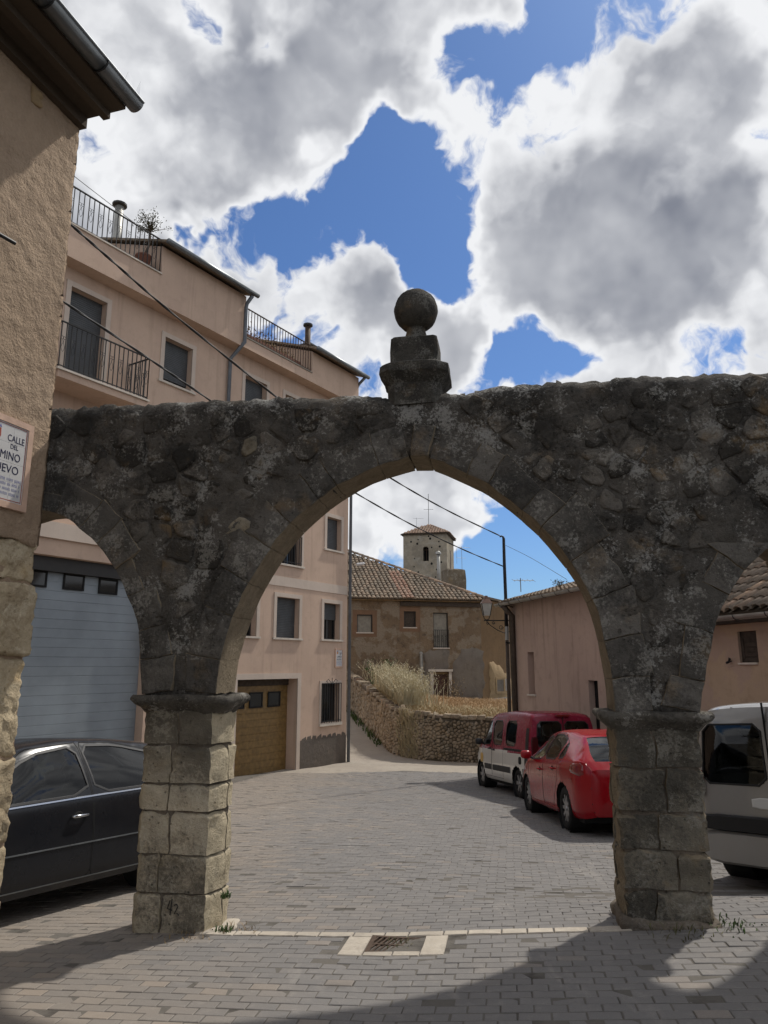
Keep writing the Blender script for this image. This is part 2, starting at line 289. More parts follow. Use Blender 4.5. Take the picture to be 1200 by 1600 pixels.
# ------------------------------------------------------------------ mesh helpers
OFF = {}
def tag(o, label=None, cat=None, group=None, kind=None):
    for k, v in (('label', label), ('category', cat), ('group', group), ('kind', kind)):
        if v: o[k] = v
    return o
def thing(name, loc, label, cat, group=None, rot=None, kind=None):
    o = bpy.data.objects.new(name, None); o.empty_display_size = 0.1; COL.objects.link(o); o.location = loc
    if rot is None: OFF[o] = Vector(loc)
    else: o.rotation_euler = rot; OFF[o] = Vector((0, 0, 0))
    return tag(o, label, cat, group, kind)
def link(name, me, parent=None, loc=None, rot=None):
    o = bpy.data.objects.new(name, me); COL.objects.link(o)
    if parent is not None: o.parent = parent; OFF[o] = OFF[parent]
    if loc is not None: o.location = loc
    if rot is not None: o.rotation_euler = rot
    return o
class MB:
    def __init__(s): s.v = []; s.f = []; s.r = None
    def add(s, vs, fs):
        n = len(s.v); s.v += [tuple(p) for p in vs]; s.f += [tuple(i + n for i in f) for f in fs]; return s
    def hexa(s, P):  # 8 corners: bottom ring 0-3, top ring 4-7
        return s.add(P, [(3, 2, 1, 0), (4, 5, 6, 7), (0, 1, 5, 4), (1, 2, 6, 5), (2, 3, 7, 6), (3, 0, 4, 7)])
    def box(s, a, b):
        x0, y0, z0 = a; x1, y1, z1 = b
        return s.hexa([(x0, y0, z0), (x1, y0, z0), (x1, y1, z0), (x0, y1, z0), (x0, y0, z1), (x1, y0, z1), (x1, y1, z1), (x0, y1, z1)])
    def tube(s, pts, r, n=8, cap=True):
        pts = [Vector(p) for p in pts]; rs = r if isinstance(r, (list, tuple)) else [r] * len(pts)
        base = len(s.v); t0 = (pts[1] - pts[0]).normalized(); up = Vector((0, 0, 1)) if abs(t0.z) < 0.9 else Vector((1, 0, 0))
        nx = t0.cross(up).normalized()
        for i, p in enumerate(pts):
            t = (pts[min(i + 1, len(pts) - 1)] - pts[max(i - 1, 0)])
            t = t.normalized() if t.length > 1e-9 else t0
            nx = (nx - t * nx.dot(t)).normalized(); ny = t.cross(nx)
            for k in range(n):
                a = 2 * math.pi * k / n; s.v.append(tuple(p + (nx * math.cos(a) + ny * math.sin(a)) * rs[i]))
        for i in range(len(pts) - 1):
            for k in range(n):
                a = base + i * n + k; b = base + i * n + (k + 1) % n; s.f.append((a, b, b + n, a + n))
        if cap:
            s.f.append(tuple(base + k for k in range(n))[::-1]); s.f.append(tuple(base + (len(pts) - 1) * n + k for k in range(n)))
        return s
    def lathe(s, prof, c=(0, 0, 0), n=24, axis='z', close=False):
        base = len(s.v); m = len(prof)
        for k in range(n):
            a = 2 * math.pi * k / n
            for (r, h) in prof:
                x, y = r * math.cos(a), r * math.sin(a)
                p = (x, y, h) if axis == 'z' else ((x, h, y) if axis == 'y' else (h, x, y))
                s.v.append((p[0] + c[0], p[1] + c[1], p[2] + c[2]))
        for k in range(n):
            for j in range(m - 1 if not close else m):
                a = base + k * m + j; b = base + ((k + 1) % n) * m + j; a2 = base + k * m + (j + 1) % m; b2 = base + ((k + 1) % n) * m + (j + 1) % m
                s.f.append((a, b, b2, a2))
        return s
    def mesh(s, name, mat, smooth=False, off=None):
        me = bpy.data.meshes.new(name); o = off or Vector((0, 0, 0))
        me.from_pydata([(p[0] - o[0], p[1] - o[1], p[2] - o[2]) for p in s.v], [], s.f); me.update()
        if mat: me.materials.append(M[mat])
        if smooth: me.polygons.foreach_set('use_smooth', [True] * len(me.polygons))
        if s.r is not None:
            at = me.attributes.new('rnd', 'FLOAT', 'FACE'); at.data.foreach_set('value', s.r)
        return me
    def build(s, name, mat, parent=None, smooth=False, label=None, kind=None, cat=None, group=None):
        off = OFF.get(parent) if parent is not None else None
        o = link(name, s.mesh(name, mat, smooth, off), parent); tag(o, label, cat, group, kind)
        return o
def smooth_angle(o, deg=35):
    me = o.data
    me.polygons.foreach_set('use_smooth', [True] * len(me.polygons))
    try: me.set_sharp_from_angle(angle=math.radians(deg))
    except Exception: pass
    return o
class FR:
    """vertical facade frame: s along d, o outward towards the viewer, z up"""
    def __init__(s, p, d):
        L = math.hypot(*d); s.d = Vector((d[0] / L, d[1] / L, 0)); s.n = Vector((s.d.y, -s.d.x, 0)); s.p = Vector((p[0], p[1], 0))
    def w(s, a, o, z): return s.p + s.d * a + s.n * o + Vector((0, 0, z))
    def box(s, mb, s0, s1, o0, o1, z0, z1):
        mb.hexa([s.w(s0, o1, z0), s.w(s1, o1, z0), s.w(s1, o0, z0), s.w(s0, o0, z0), s.w(s0, o1, z1), s.w(s1, o1, z1), s.w(s1, o0, z1), s.w(s0, o0, z1)]); return mb
    def hit(s, u, v, o=0.0):
        r = ray(u, v); q = s.p + s.n * o; t = (s.n.dot(q)) / s.n.dot(r); h = r * t + Vector((0, 0, EYE)) - q
        return h.dot(s.d), h.z
    def local(s, P): q = Vector(P) - s.p; return q.dot(s.d), q.dot(s.n), q.z
    def rot(s): return math.atan2(s.d.y, s.d.x)
def fbox(fr, s0, s1, o0, o1, z0, z1): return fr.box(MB(), s0, s1, o0, o1, z0, z1)
def wall_open(fr, s0, s1, z0, z1, holes, depth=0.3, o=0.0, zbot=None):
    """front sheet with rectangular openings, their reveals, and a back sheet"""
    mb = MB(); ss = sorted({s0, s1, *[x for h in holes for x in h[:2]]}); zs = sorted({z0, z1, *[x for h in holes for x in h[2:4]]})
    ss = [x for x in ss if s0 <= x <= s1]; zs = [x for x in zs if z0 <= x <= z1]
    for i in range(len(ss) - 1):
        for j in range(len(zs) - 1):
            a, b, c, d = ss[i], ss[i + 1], zs[j], zs[j + 1]; m1, m2 = (a + b) / 2, (c + d) / 2
            if any(h[0] < m1 < h[1] and h[2] < m2 < h[3] for h in holes): continue
            mb.add([fr.w(a, o, c), fr.w(b, o, c), fr.w(b, o, d), fr.w(a, o, d)], [(0, 1, 2, 3)])
    for h in holes:
        a, b, c, d = h[:4]; q = o - (h[4] if len(h) > 4 else depth)
        A = [fr.w(a, o, c), fr.w(b, o, c), fr.w(b, o, d), fr.w(a, o, d), fr.w(a, q, c), fr.w(b, q, c), fr.w(b, q, d), fr.w(a, q, d)]
        mb.add(A, [(0, 4, 5, 1), (1, 5, 6, 2), (2, 6, 7, 3), (3, 7, 4, 0)])
    return mb
def fnoise(p, s=1.0, o=3):
    return mn.fractal(Vector(p) * s, 1.0, 2.0, o, noise_basis='PERLIN_ORIGINAL')
def dup(src, name, parent, loc, rot=None):
    o = bpy.data.objects.new(name, src if isinstance(src, bpy.types.Mesh) else src.data); COL.objects.link(o); o.parent = parent; OFF[o] = OFF[parent]
    o.location = Vector(loc) - OFF[parent]
    if rot is not None: o.rotation_euler = rot
    return o
def rough_stone(poly, h0, h1, to_world, amp=0.012, bevel=0.02, seg=0.09, fs=5.0, levels=2, capn=2, dome=0.0):
    """block: outline poly (CCW) in 2D, from depth h0 (buried) to h1 (face); worn edges, uneven face"""
    P = []
    n = len(poly)
    for i in range(n):
        a = np.array(poly[i]); b = np.array(poly[(i + 1) % n]); k = max(1, int(np.linalg.norm(b - a) / seg))
        for t in range(k): P.append(a + (b - a) * t / k)
    P = np.array(P); c = P.mean(axis=0); N = len(P); mb = MB(); sg = 1 if h1 > h0 else -1
    d = np.linalg.norm(P - c, axis=1).mean()
    rings = [(0.0, h0 + (h1 - h0) * t / levels) for t in range(levels)] + [(0.0, h1 - sg * bevel), (min(bevel * .9, d * .4), h1)]
    for t in range(1, capn): rings.append((None, t / capn))
    for ri, (ins, h) in enumerate(rings):
        for i in range(N):
            if ins is None: q = P[i] + (c - P[i]) * h; hh = h1 + sg * dome * h
            else: q = P[i] + (c - P[i]) * (ins / max(1e-6, np.linalg.norm(c - P[i]))); hh = h
            wv = Vector(to_world(q[0], q[1], hh))
            nz = Vector((fnoise(wv, fs), fnoise(wv + Vector((9, 1, 3)), fs), fnoise(wv + Vector((2, 7, 8)), fs)))
            k = amp if ri > 0 else amp * .3
            mb.v.append(tuple(wv + nz * k))
    for r in range(len(rings) - 1):
        for i in range(N):
            a = r * N + i; b = r * N + (i + 1) % N; f = (a, b, b + N, a + N); mb.f.append(f if sg > 0 else f[::-1])
    wv = Vector(to_world(c[0], c[1], h1 + sg * dome)); mb.v.append(tuple(wv + Vector((1, 1, 1)) * fnoise(wv, fs) * amp)); ci = len(mb.v) - 1; b0 = (len(rings) - 1) * N
    for i in range(N):
        f = (b0 + i, b0 + (i + 1) % N, ci); mb.f.append(f if sg > 0 else f[::-1])
    return mb
def voronoi_cells(pts, bounds):
    x0, x1, y0, y1 = bounds; out = []
    pts = np.array(pts)
    for i, p in enumerate(pts):
        poly = [np.array(q, float) for q in ((x0, y0), (x1, y0), (x1, y1), (x0, y1))]
        d = np.linalg.norm(pts - p, axis=1); order = np.argsort(d)[1:22]
        for j in order:
            q = pts[j]; m = (p + q) / 2; nrm = q - p; new = []
            for k in range(len(poly)):
                a, b = poly[k], poly[(k + 1) % len(poly)]; da = np.dot(a - m, nrm); db = np.dot(b - m, nrm)
                if da <= 0: new.append(a)
                if (da < 0 < db) or (db < 0 < da): new.append(a + (b - a) * da / (da - db))
            poly = new
            if len(poly) < 3: break
        out.append(poly)
    return out
def shrink_round(poly, gap, k=0.22):
    """pull a cell in by the joint width and cut its corners"""
    c = sum(poly) / len(poly); P = []
    for p in poly:
        v = c - p; L = np.linalg.norm(v); P.append(p + v * min(0.6, gap / max(L, 1e-6)))
    Q = []
    for i in range(len(P)):
        a, b, cc = P[i - 1], P[i], P[(i + 1) % len(P)]; Q.append(b + (a - b) * k); Q.append(b + (cc - b) * k)
    return Q
def poly_sdf(poly, X, Z):
    """signed distance (positive inside) to a closed polygon, arrays in"""
    d = np.full(X.shape, 1e9); ins = np.zeros(X.shape, bool); n = len(poly)
    for i in range(n):
        ax, az = poly[i]; bx, bz = poly[(i + 1) % n]; ex, ez = bx - ax, bz - az
        t = np.clip(((X - ax) * ex + (Z - az) * ez) / max(ex * ex + ez * ez, 1e-12), 0, 1)
        d = np.minimum(d, np.hypot(X - ax - t * ex, Z - az - t * ez))
        c = ((az > Z) != (bz > Z)) & (X < (bx - ax) * (Z - az) / (bz - az + 1e-12) + ax); ins ^= c
    return np.where(ins, d, -d)
def snap(V, f, lock):
    """move grid vertices onto the zero line of f"""
    n, m = f.shape; V0 = V.copy(); best = np.full(f.shape, 2.0)
    for di, dj in ((1, 0), (0, 1)):
        A = (slice(0, n - di), slice(0, m - dj)); B = (slice(di, n), slice(dj, m))
        fa, fb = f[A], f[B]; cr = (fa * fb < 0); t = np.where(cr, fa / (fa - fb + 1e-15), 2)
        for i, j in np.argwhere(cr):
            tt = t[i, j]; a = (i, j); b = (i + di, j + dj)
            if tt < 0.5: k, o, q = a, b, tt
            else: k, o, q = b, a, 1 - tt
            if q < best[k] and not lock[k]: best[k] = q; V[k] = V0[k] + (V0[o] - V0[k]) * q
    hit = best < 1.5; f[hit] = 0; lock |= hit
    return f
# ------------------------------------------------------------------ ground
PY = [-60, 0, 5.85, 11.75, 17, 19.5, 23, 26, 28.5, 39, 60, 150, 900]
PZ = [3.0, 0, -.30, -.80, -1.19, -1.34, -1.52, -1.60, -1.56, -.30, .5, 2, 10]
def sstep(x, a, b):
    t = min(1, max(0, (x - a) / (b - a))); return t * t * (3 - 2 * t)
def gz(x, y):
    z = float(np.interp(y, PY, PZ)); z = 0.25 * (float(np.interp(y - .8, PY, PZ)) + float(np.interp(y + .8, PY, PZ))) + .5 * z
    near = 1 - .8 * sstep(y, 7, 12)
    if x > 0: z += .07 * min(x, 4) * (1 - sstep(y, 5.9, 7.6))
    else: z += .03 * max(x, -5) * (1 - sstep(y, 9, 14))
    return z
xs = sorted(set([-900, -400, -150, -60, -30, -20] + list(np.arange(-14, 14.1, .5)) + [20, 30, 60, 150, 400, 900]))
ys = sorted(set([-60, -30, -10] + list(np.arange(-6, 44, .5)) + [46, 50, 60, 80, 110, 150, 250, 400, 900]))
gm = MB(); gm.v = [(x, y, gz(x, y) + .013) for y in ys for x in xs]; nx = len(xs)
gm.f = [(j * nx + i, j * nx + i + 1, (j + 1) * nx + i + 1, (j + 1) * nx + i) for j in range(len(ys) - 1) for i in range(nx - 1)]
o = gm.build('ground', 'joint_sand', smooth=True, kind='structure'); tag(o, 'sandy ground beneath the paving and houses', 'ground')
# pale dusty lane that climbs to the left behind the paved square
lm = MB(); lys = np.r_[np.arange(23.2, 42, .4)]; 
for y in lys:
    c = np.interp(y, [23, 26, 29, 39, 42], [2.0, 1.2, -.7, -3.4, -4.2]); hw = np.interp(y, [23, 26, 28, 30, 42], [8, 6.5, 2.2, 1.6, 1.6])
    for k in range(13):
        x = c + hw * (k / 6 - 1); yy = y + (.9 * fnoise((x, 3, 0), .45) + .35 * fnoise((x, 9, 0), 1.8)) * max(0, 1 - (y - 23.2) / 1.6); lm.v.append((x, yy, gz(x, yy) + (.012 if y < 23.4 else (.024 if y < 23.8 else .04)) + .015 * fnoise((x, yy, 0), 1.3) * (y > 23.4)))
lm.f = [(j * 13 + i, j * 13 + i + 1, (j + 1) * 13 + i + 1, (j + 1) * 13 + i) for j in range(len(lys) - 1) for i in range(12)]
o = lm.build('lane', 'dust', smooth=True, kind='structure'); tag(o, 'pale dusty lane climbing left between the pink house and rubble wall', 'lane')
# ---- paving: rows run parallel to the arch wall
YA = math.radians(9.4); AW = FR((.24, 5.9), (math.cos(YA), -math.sin(YA)))
pav = thing('pavement', (0, 6, gz(0, 6)), 'grey and tan brick-shaped pavers covering the street under the arch', 'pavement', kind='structure')
PL, PW = .178, .098
def paver_verts(L, W, bv=.004, h=.03):
    a, b = L / 2, W / 2; c, d = a - bv, b - bv
    return [(-a, -b, -h), (a, -b, -h), (a, b, -h), (-a, b, -h), (-a, -b, -bv * .8), (a, -b, -bv * .8), (a, b, -bv * .8), (-a, b, -bv * .8), (-c, -d, 0), (c, -d, 0), (c, d, 0), (-c, d, 0)]
PFACES = [(8, 9, 10, 11)] + [(4 + i, 4 + (i + 1) % 4, 8 + (i + 1) % 4, 8 + i) for i in range(4)] + [(i, (i + 1) % 4, 4 + (i + 1) % 4, 4 + i) for i in range(4)]
pm = [ ]
for k in range(4):
    q = MB(); q.v = paver_verts(PL - .005 - .0015 * k, PW - .004 - .001 * k); q.f = PFACES; pm.append(q.mesh('paver', 'paver'))
spots = []
for row in range(-205, 40):
    o0 = .05 - .06 + PW * (row + .5)
    oc = -.062 + PW * (row + .5) + (.012 if row > 0 else 0)
    sh = (row % 2) * .5 * PL + rng.normal(0, .008)
    for c in range(-36, 38):
        s_ = c * PL + sh
        P = AW.w(s_, oc, 0)
        if P.y < 2.2 or P.y > 23.6 or abs(P.x) > 6.6: continue
        if P.y > 14 and P.x < -5: continue
        if row == 0 and -1.62 < s_ < 1.52: continue
        if 1 <= row <= 4 and -.565 < s_ < .31: continue
        P.z = gz(P.x, P.y) + .016 + rng.normal(0, .0016); spots.append(P)
def project(P):
    q = P - Vector((0, 0, EYE)); f = q.y * CP + q.z * SP; u = 600 + F * q.x / f; v = 800 - F * (-q.y * SP + q.z * CP) / f
    return u, v, f
inview = []
for i, P in enumerate(spots):
    u, v, f = project(P)
    if -10 < u < 1210 and v < 1604 and not (u < 10 and v < 1470): inview.append((f, i))
inview.sort(); single = {i for _, i in inview[:300]}
rest = MB(); rest.r = []; rz0 = AW.rot()
for i, P in enumerate(spots):
    e = .02
    tx = math.atan2(gz(P.x, P.y + e) - gz(P.x, P.y - e), 2 * e) + rng.normal(0, .006); ty = -math.atan2(gz(P.x + e, P.y) - gz(P.x - e, P.y), 2 * e) + rng.normal(0, .008)
    rz = rz0 + rng.normal(0, .009)
    if i in single:
        dup(pm[int(rng.integers(4))], 'paver', pav, P, (tx, ty, rz))
    else:
        R = Matrix.Rotation(rz, 3, 'Z'); R = Matrix.Rotation(ty, 3, 'Y') @ Matrix.Rotation(tx, 3, 'X') @ R
        k = len(rest.v); sx = rng.uniform(.95, .99); vs = paver_verts(PL * .968 * (1 + rng.normal(0, .008)), PW * .955 * (1 + rng.normal(0, .012)))
        rest.v += [tuple(P + R @ Vector(q)) for q in vs]; rest.f += [tuple(j + k for j in f) for f in PFACES]; rest.r += [rng.random()] * len(PFACES)
rest.build('pavers', 'paver', pav, kind='stuff')
# ---- pale kerb strip across the opening, and the drain
kerb = thing('kerb_strip', AW.w(-.1, 0, gz(.1, 5.9)), 'pale flush stone strip crossing the paving between the two piers', 'kerb', kind='structure')
def slab(fr, s0, s1, o0, o1, dz=.02, h=.06, amp=.004):
    P = fr.w((s0 + s1) / 2, (o0 + o1) / 2, 0)
    def tw(a, b, hh): q = fr.w(a, b, 0); q.z = gz(q.x, q.y) + hh; return q
    return rough_stone([(s0, o0), (s1, o0), (s1, o1), (s0, o1)][::-1], dz - h, dz, tw, amp=amp, bevel=.006, seg=.1, fs=8, levels=1, capn=2)
s_ = -1.62
while s_ < 1.5:
    L = random.uniform(.17, .34); e = min(s_ + L, 1.52); slab(AW, s_ + .006, e - .004, -.058, .046, .024).build('kerb_stone', 'pale_stone', kerb); s_ = e
dr = thing('drain', AW.w(-.13, .2, gz(.1, 5.7)), 'rectangular iron drain grate framed by pale stones in the paving', 'drain')
slab(AW, -.49, -.325, .055, .475, .023).build('surround_stone', 'pale_stone', dr)
slab(AW, .075, .235, .055, .475, .023).build('surround_stone', 'pale_stone', dr)
slab(AW, -.318, -.12, .395, .475, .022).build('surround_stone', 'pale_stone', dr)
slab(AW, -.112, .068, .395, .475, .022).build('surround_stone', 'pale_stone', dr)
zd = gz(*AW.w(-.13, .18, 0).xy)
fbox(AW, -.32, .07, .06, .385, zd - .035, zd - .008).build('pit', 'void', dr)
gf = MB()
for a in ((-.318, -.285, .058, .388), (.035, .068, .058, .388), (-.285, .035, .058, .088), (-.285, .035, .358, .388), (-.285, .035, .215, .231)): AW.box(gf, *a, zd - .012, zd + .019)
gf.build('frame', 'rusty_iron', dr)
for i in range(9):
    a = -.28 + i * .0375; q = MB()
    for (c, d) in ((.088, .215), (.231, .358)):
        sk = .035; A = [AW.w(a + sk * .0, c, zd - .01), AW.w(a + .015, c, zd - .01), AW.w(a + .015 - sk, d, zd - .01), AW.w(a - sk, d, zd - .01)]; A = A[::-1]
        q.hexa(A + [p + Vector((0, 0, .027)) for p in A])
    q.build('bar', 'rusty_iron', dr)

# ------------------------------------------------------------------ the arch wall
TH = .42
def catmull(P, n=6):
    P = [np.array(p, float) for p in P]; out = []
    for i in range(len(P) - 1):
        a, b, c, d = P[max(i - 1, 0)], P[i], P[i + 1], P[min(i + 2, len(P) - 1)]
        for k in range(n):
            t = k / n; out.append(.5 * ((2 * b) + (c - a) * t + (2 * a - 5 * b + 4 * c - d) * t * t + (3 * b - a - 3 * c + d) * t ** 3))
    out.append(P[-1]); return out
LA = catmull([(-1.63, 1.42), (-1.595, 1.74), (-1.50, 2.05), (-1.385, 2.31), (-1.12, 2.72), (-.78, 3.03), (-.41, 3.24), (-.03, 3.345)])
RA = catmull([(.14, 3.335), (.53, 3.14), (.76, 2.97), (1.01, 2.73), (1.23, 2.44), (1.37, 2.17), (1.44, 1.9), (1.485, 1.55), (1.495, 1.31)])
SL = catmull([(-3.75, 2.95), (-3.45, 3.02), (-3.29, 3.0), (-3.11, 2.95), (-2.95, 2.84), (-2.8, 2.71), (-2.66, 2.56), (-2.5, 2.32), (-2.37, 2.04), (-2.31, 1.78), (-2.27, 1.42)])
SR = catmull([(2.09, 1.31), (2.165, 1.65), (2.26, 1.95), (2.37, 2.17), (2.54, 2.39), (2.70, 2.54), (2.77, 2.52), (2.81, 2.38), (2.83, 2.1), (2.84, 1.8), (2.84, 1.31)])  # right end lies out of view, drawn in to narrow the sun's way through
wallroot = thing('arch_wall', AW.w(0, -.2, gz(.2, 6.1)), 'weathered dark stone wall with a tall pointed arch crossing the street', 'arch')
def top_z(s): return float(np.interp(s, [-3.8, -3.26, -2, -.6, -.24, .3, .62, 1.35, 1.85, 2.82, 5], [4.0, 4.0, 3.985, 3.95, 3.92, 3.91, 3.955, 3.955, 3.965, 3.94, 3.93])) + .03 * fnoise((s * 3, 0, 0), 1.0) + .02 * fnoise((s * 11, 5, 0), 1.0)
def opening(pts, close): return [tuple(p) for p in pts] + close
mainpoly = opening(LA + RA, [(1.50, .5), (-1.63, .5)]); leftpoly = opening(SL, [(-2.27, .5), (-4.5, .5), (-4.5, 2.9)]); rightpoly = opening(SR, [(2.84, .5), (2.09, .5)])
gs = np.arange(-3.8, 5.01, .04); gzs = np.arange(1.26, 4.12, .04); SS, ZZ = np.meshgrid(gs, gzs, indexing='ij')
TOP = np.array([top_z(s) for s in gs])[:, None]
fin = np.minimum(np.minimum(TOP - ZZ, ZZ - np.where(SS > 0, 1.30, 1.385)), 4.55 - SS)
for pl in (mainpoly, leftpoly, rightpoly): fin = np.minimum(fin, -poly_sdf(pl, SS, ZZ) - .02)
V = np.stack([SS, ZZ], -1); fin = snap(V, fin.copy(), np.zeros(SS.shape, bool))
core = MB(); idx = -np.ones((2, *SS.shape), int); n1, n2 = SS.shape
def core_vert(side, i, j):
    if idx[side, i, j] < 0:
        s, z = V[i, j]; e = max(0, .16 - max(0, top_z(s) - z)) / .16
        q = .02 * fnoise((s, z, side * 9), 2.2) + .026 * fnoise((s, z, 4 + side * 9), 7) + .022 * fnoise((s, z, 2), 19)
        o = (0 + q - .09 * e * e) if side == 0 else (-TH + q + .09 * e * e)
        idx[side, i, j] = len(core.v); core.v.append(tuple(AW.w(s, o, z + .02 * fnoise((s * 6, side * 3, z), 1.5) * e)))
    return int(idx[side, i, j])
keep = (fin[:-1, :-1] + fin[1:, :-1] + fin[1:, 1:] + fin[:-1, 1:]) > 1e-6
keep &= (np.minimum.reduce([fin[:-1, :-1], fin[1:, :-1], fin[1:, 1:], fin[:-1, 1:]]) > -.02)
ed = {}
for i, j in np.argwhere(keep):
    c = [(i, j), (i + 1, j), (i + 1, j + 1), (i, j + 1)]
    core.f.append(tuple(core_vert(0, *k) for k in c)); core.f.append(tuple(core_vert(1, *k) for k in c[::-1]))
    for k in range(4):
        a, b = c[k], c[(k + 1) % 4]
        if (b, a) in ed: del ed[(b, a)]
        else: ed[(a, b)] = 1
for a, b in ed: core.f.append((core_vert(0, *b), core_vert(0, *a), core_vert(1, *a), core_vert(1, *b)))
core.build('wall_core', 'spandrel_mortar', wallroot, smooth=True)
AWf = lambda a, b, h: AW.w(a, h, b)
# voussoirs
def arc(poly):
    P = np.array(poly); d = np.r_[0, np.cumsum(np.linalg.norm(np.diff(P, axis=0), axis=1))]; return P, d
def at_arc(P, d, t): return np.array([np.interp(t, d, P[:, 0]), np.interp(t, d, P[:, 1])])
def ring(poly, side, lo, hi, th=(.24, .34)):
    P, d = arc(poly); L = d[-1]; n = int(L / ((lo + hi) / 2)); cuts = np.linspace(0, L, n + 1); cuts[1:-1] += rng.uniform(-.09, .09, n - 1)
    for a, b in zip(cuts[:-1], cuts[1:]):
        t = rng.uniform(*th) * rng.choice([1, 1, .8, 1.2]); g_ = .0018; a2, b2 = a + g_, b - g_; inn = [at_arc(P, d, x) for x in np.linspace(a2, b2, 4)]; out = []
        for x in (b2, a2):
            q = at_arc(P, d, x); v = at_arc(P, d, min(L, x + .05)) - at_arc(P, d, max(0, x - .05)); nv = np.array([-v[1], v[0]]) / np.linalg.norm(v) * side
            out.append(q + nv * t * rng.uniform(.82, 1.12))
        poly2 = inn + out; A = sum(poly2[i][0] * poly2[(i + 1) % 6][1] - poly2[(i + 1) % 6][0] * poly2[i][1] for i in range(6))
        if A < 0: poly2 = poly2[::-1]
        q = rough_stone(poly2, -TH - .012, .012 + rng.uniform(0, .016), AWf, amp=.015, bevel=.006, seg=.07, fs=9, levels=4, capn=4)
        smooth_angle(q.build('voussoir', 'voussoir_stone', wallroot), 50)
ring(LA, 1, .24, .34); ring(RA, 1, .24, .34); ring(SL, 1, .2, .32, (.2, .3)); ring(SR, 1, .24, .34)
q = rough_stone([(-.02, 3.345), (.13, 3.34), (.20, 3.60), (.01, 3.63)], -TH - .02, .035, AWf, amp=.008, bevel=.014, seg=.08, fs=6, levels=3, capn=3)
smooth_angle(q.build('keystone', 'voussoir_stone', wallroot, label='paler keystone at the arch crown'), 50)
# rubble stones of the spandrels
pts = []
tries = 0
while len(pts) < 470 and tries < 40000:
    tries += 1; p = np.array([rng.uniform(-3.5, 3.3), rng.uniform(1.35, 4.0)]); dmin = .125 + .07 * (fnoise((p[0], p[1], 3), 1.2) + .4)
    if all(abs(p[0] - q[0]) * .8 > dmin or abs(p[1] - q[1]) > dmin or math.hypot((p[0] - q[0]) * .8, p[1] - q[1]) > dmin for q in pts): pts.append(p)
cells = voronoi_cells(pts, (-3.7, 3.5, 1.2, 4.2)); nst = 0
for poly in cells:
    if len(poly) < 3: continue
    Q = shrink_round(poly, rng.uniform(.014, .034), .12); A = np.array(Q); s0, z0 = A.mean(axis=0)
    dd = [min(float(-poly_sdf(pl, A[:, 0], A[:, 1]).max()) for pl in (mainpoly, leftpoly, rightpoly))][0]
    if dd < .25 or z0 < 1.46 or any(z > top_z(s) - .045 for s, z in Q) or A[:, 1].min() < 1.42 or nst >= 298: continue
    if abs(s0 - .08) < .16 and z0 < 3.68: continue
    pr = rng.choice([.0, .006, .012, .022], p=[.35, .35, .22, .08]) + .003
    q = rough_stone(Q, -.06, pr, AWf, amp=.015, bevel=.004 + pr * .5, seg=.045, fs=15, levels=1, capn=3, dome=.0)
    q.build('rubble_stone', 'spandrel_stone' if rng.random() < .955 else 'spandrel_pale', wallroot, smooth=True); nst += 1
# piers: six courses of chamfered blocks over a mortar heart
def pier(sL, sR, chL, chR, courses, splits, mat, side, cho=None):
    cho = cho or chR
    base = min(gz(*AW.w(s, o, 0).xy) for s in (sL, sR) for o in (0, -TH)) - .08
    pf = lambda a, b, h: AW.w(a, b, h)
    heart = MB(); pass
    hp = [(sL + .02 + chL, -.022), (sL + .022, -.02 - chL), (sL + .022, -TH + .03 + chL), (sL + .03 + chL, -TH + .022), (sR - .03 - chR, -TH + .022), (sR - .022, -TH + .03 + chR), (sR - .022, -.03 - cho), (sR - .03 - chR, -.022)]
    hh = rough_stone(hp, base, courses[0] + .06, pf, amp=.006, bevel=.01, seg=.1, levels=14, capn=1); hh.build('mortar_heart', 'pier_mortar', wallroot, smooth=True)
    zs = courses
    for k in range(len(zs) - 1):
        z1, z0 = zs[k], zs[k + 1]; w = .011 * (k + 0) if False else 0
        spl = sL + (sR - sL) * splits[k]; gp = .007; sp2 = sL + (sR - sL) * rng.uniform(.3, .7); mid = -TH * rng.uniform(.55, .66)
        fl = [(spl - gp, 0), (sL + chL, 0), (sL, -chL), (sL, mid + gp), (spl - gp, mid + gp)]
        frt = [(sR - chR, 0), (spl + gp, 0), (spl + gp, mid + gp), (sR, mid + gp), (sR, -cho)]
        bl = [(sp2 - gp, mid - gp), (sL, mid - gp), (sL, -TH + chL), (sL + chL, -TH), (sp2 - gp, -TH)]
        br = [(sR, mid - gp), (sp2 + gp, mid - gp), (sp2 + gp, -TH), (sR - chR, -TH), (sR, -TH + chR)]
        for pl in (fl, frt, bl, br):
            pl = [(a + rng.normal(0, .003), b + rng.normal(0, .004)) for a, b in pl]
            q = rough_stone(pl, z0 + .006 + rng.uniform(0, .006), z1 - .006 - rng.uniform(0, .006), pf, amp=.018 if side == 'l' else .026, bevel=.012 + .03 * rng.random(), seg=.045, fs=9, levels=max(3, int((z1 - z0) / .045)), capn=1)
            smooth_angle(q.build('pier_block', mat, wallroot), 48)
    return base
cl = [1.30, 1.02, .72, .51, .19, -.09, -.42]
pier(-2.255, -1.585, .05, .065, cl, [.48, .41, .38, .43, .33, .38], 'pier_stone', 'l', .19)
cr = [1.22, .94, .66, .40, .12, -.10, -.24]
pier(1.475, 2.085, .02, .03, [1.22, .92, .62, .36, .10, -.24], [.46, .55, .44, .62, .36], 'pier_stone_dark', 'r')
pier(2.84, 4.5, .02, .03, [1.3, .9, .5, .1, -.05], [.4, .6, .4, .5], 'pier_stone_dark', 'r')  # unseen outer pier, set close in to block sun through the right arch
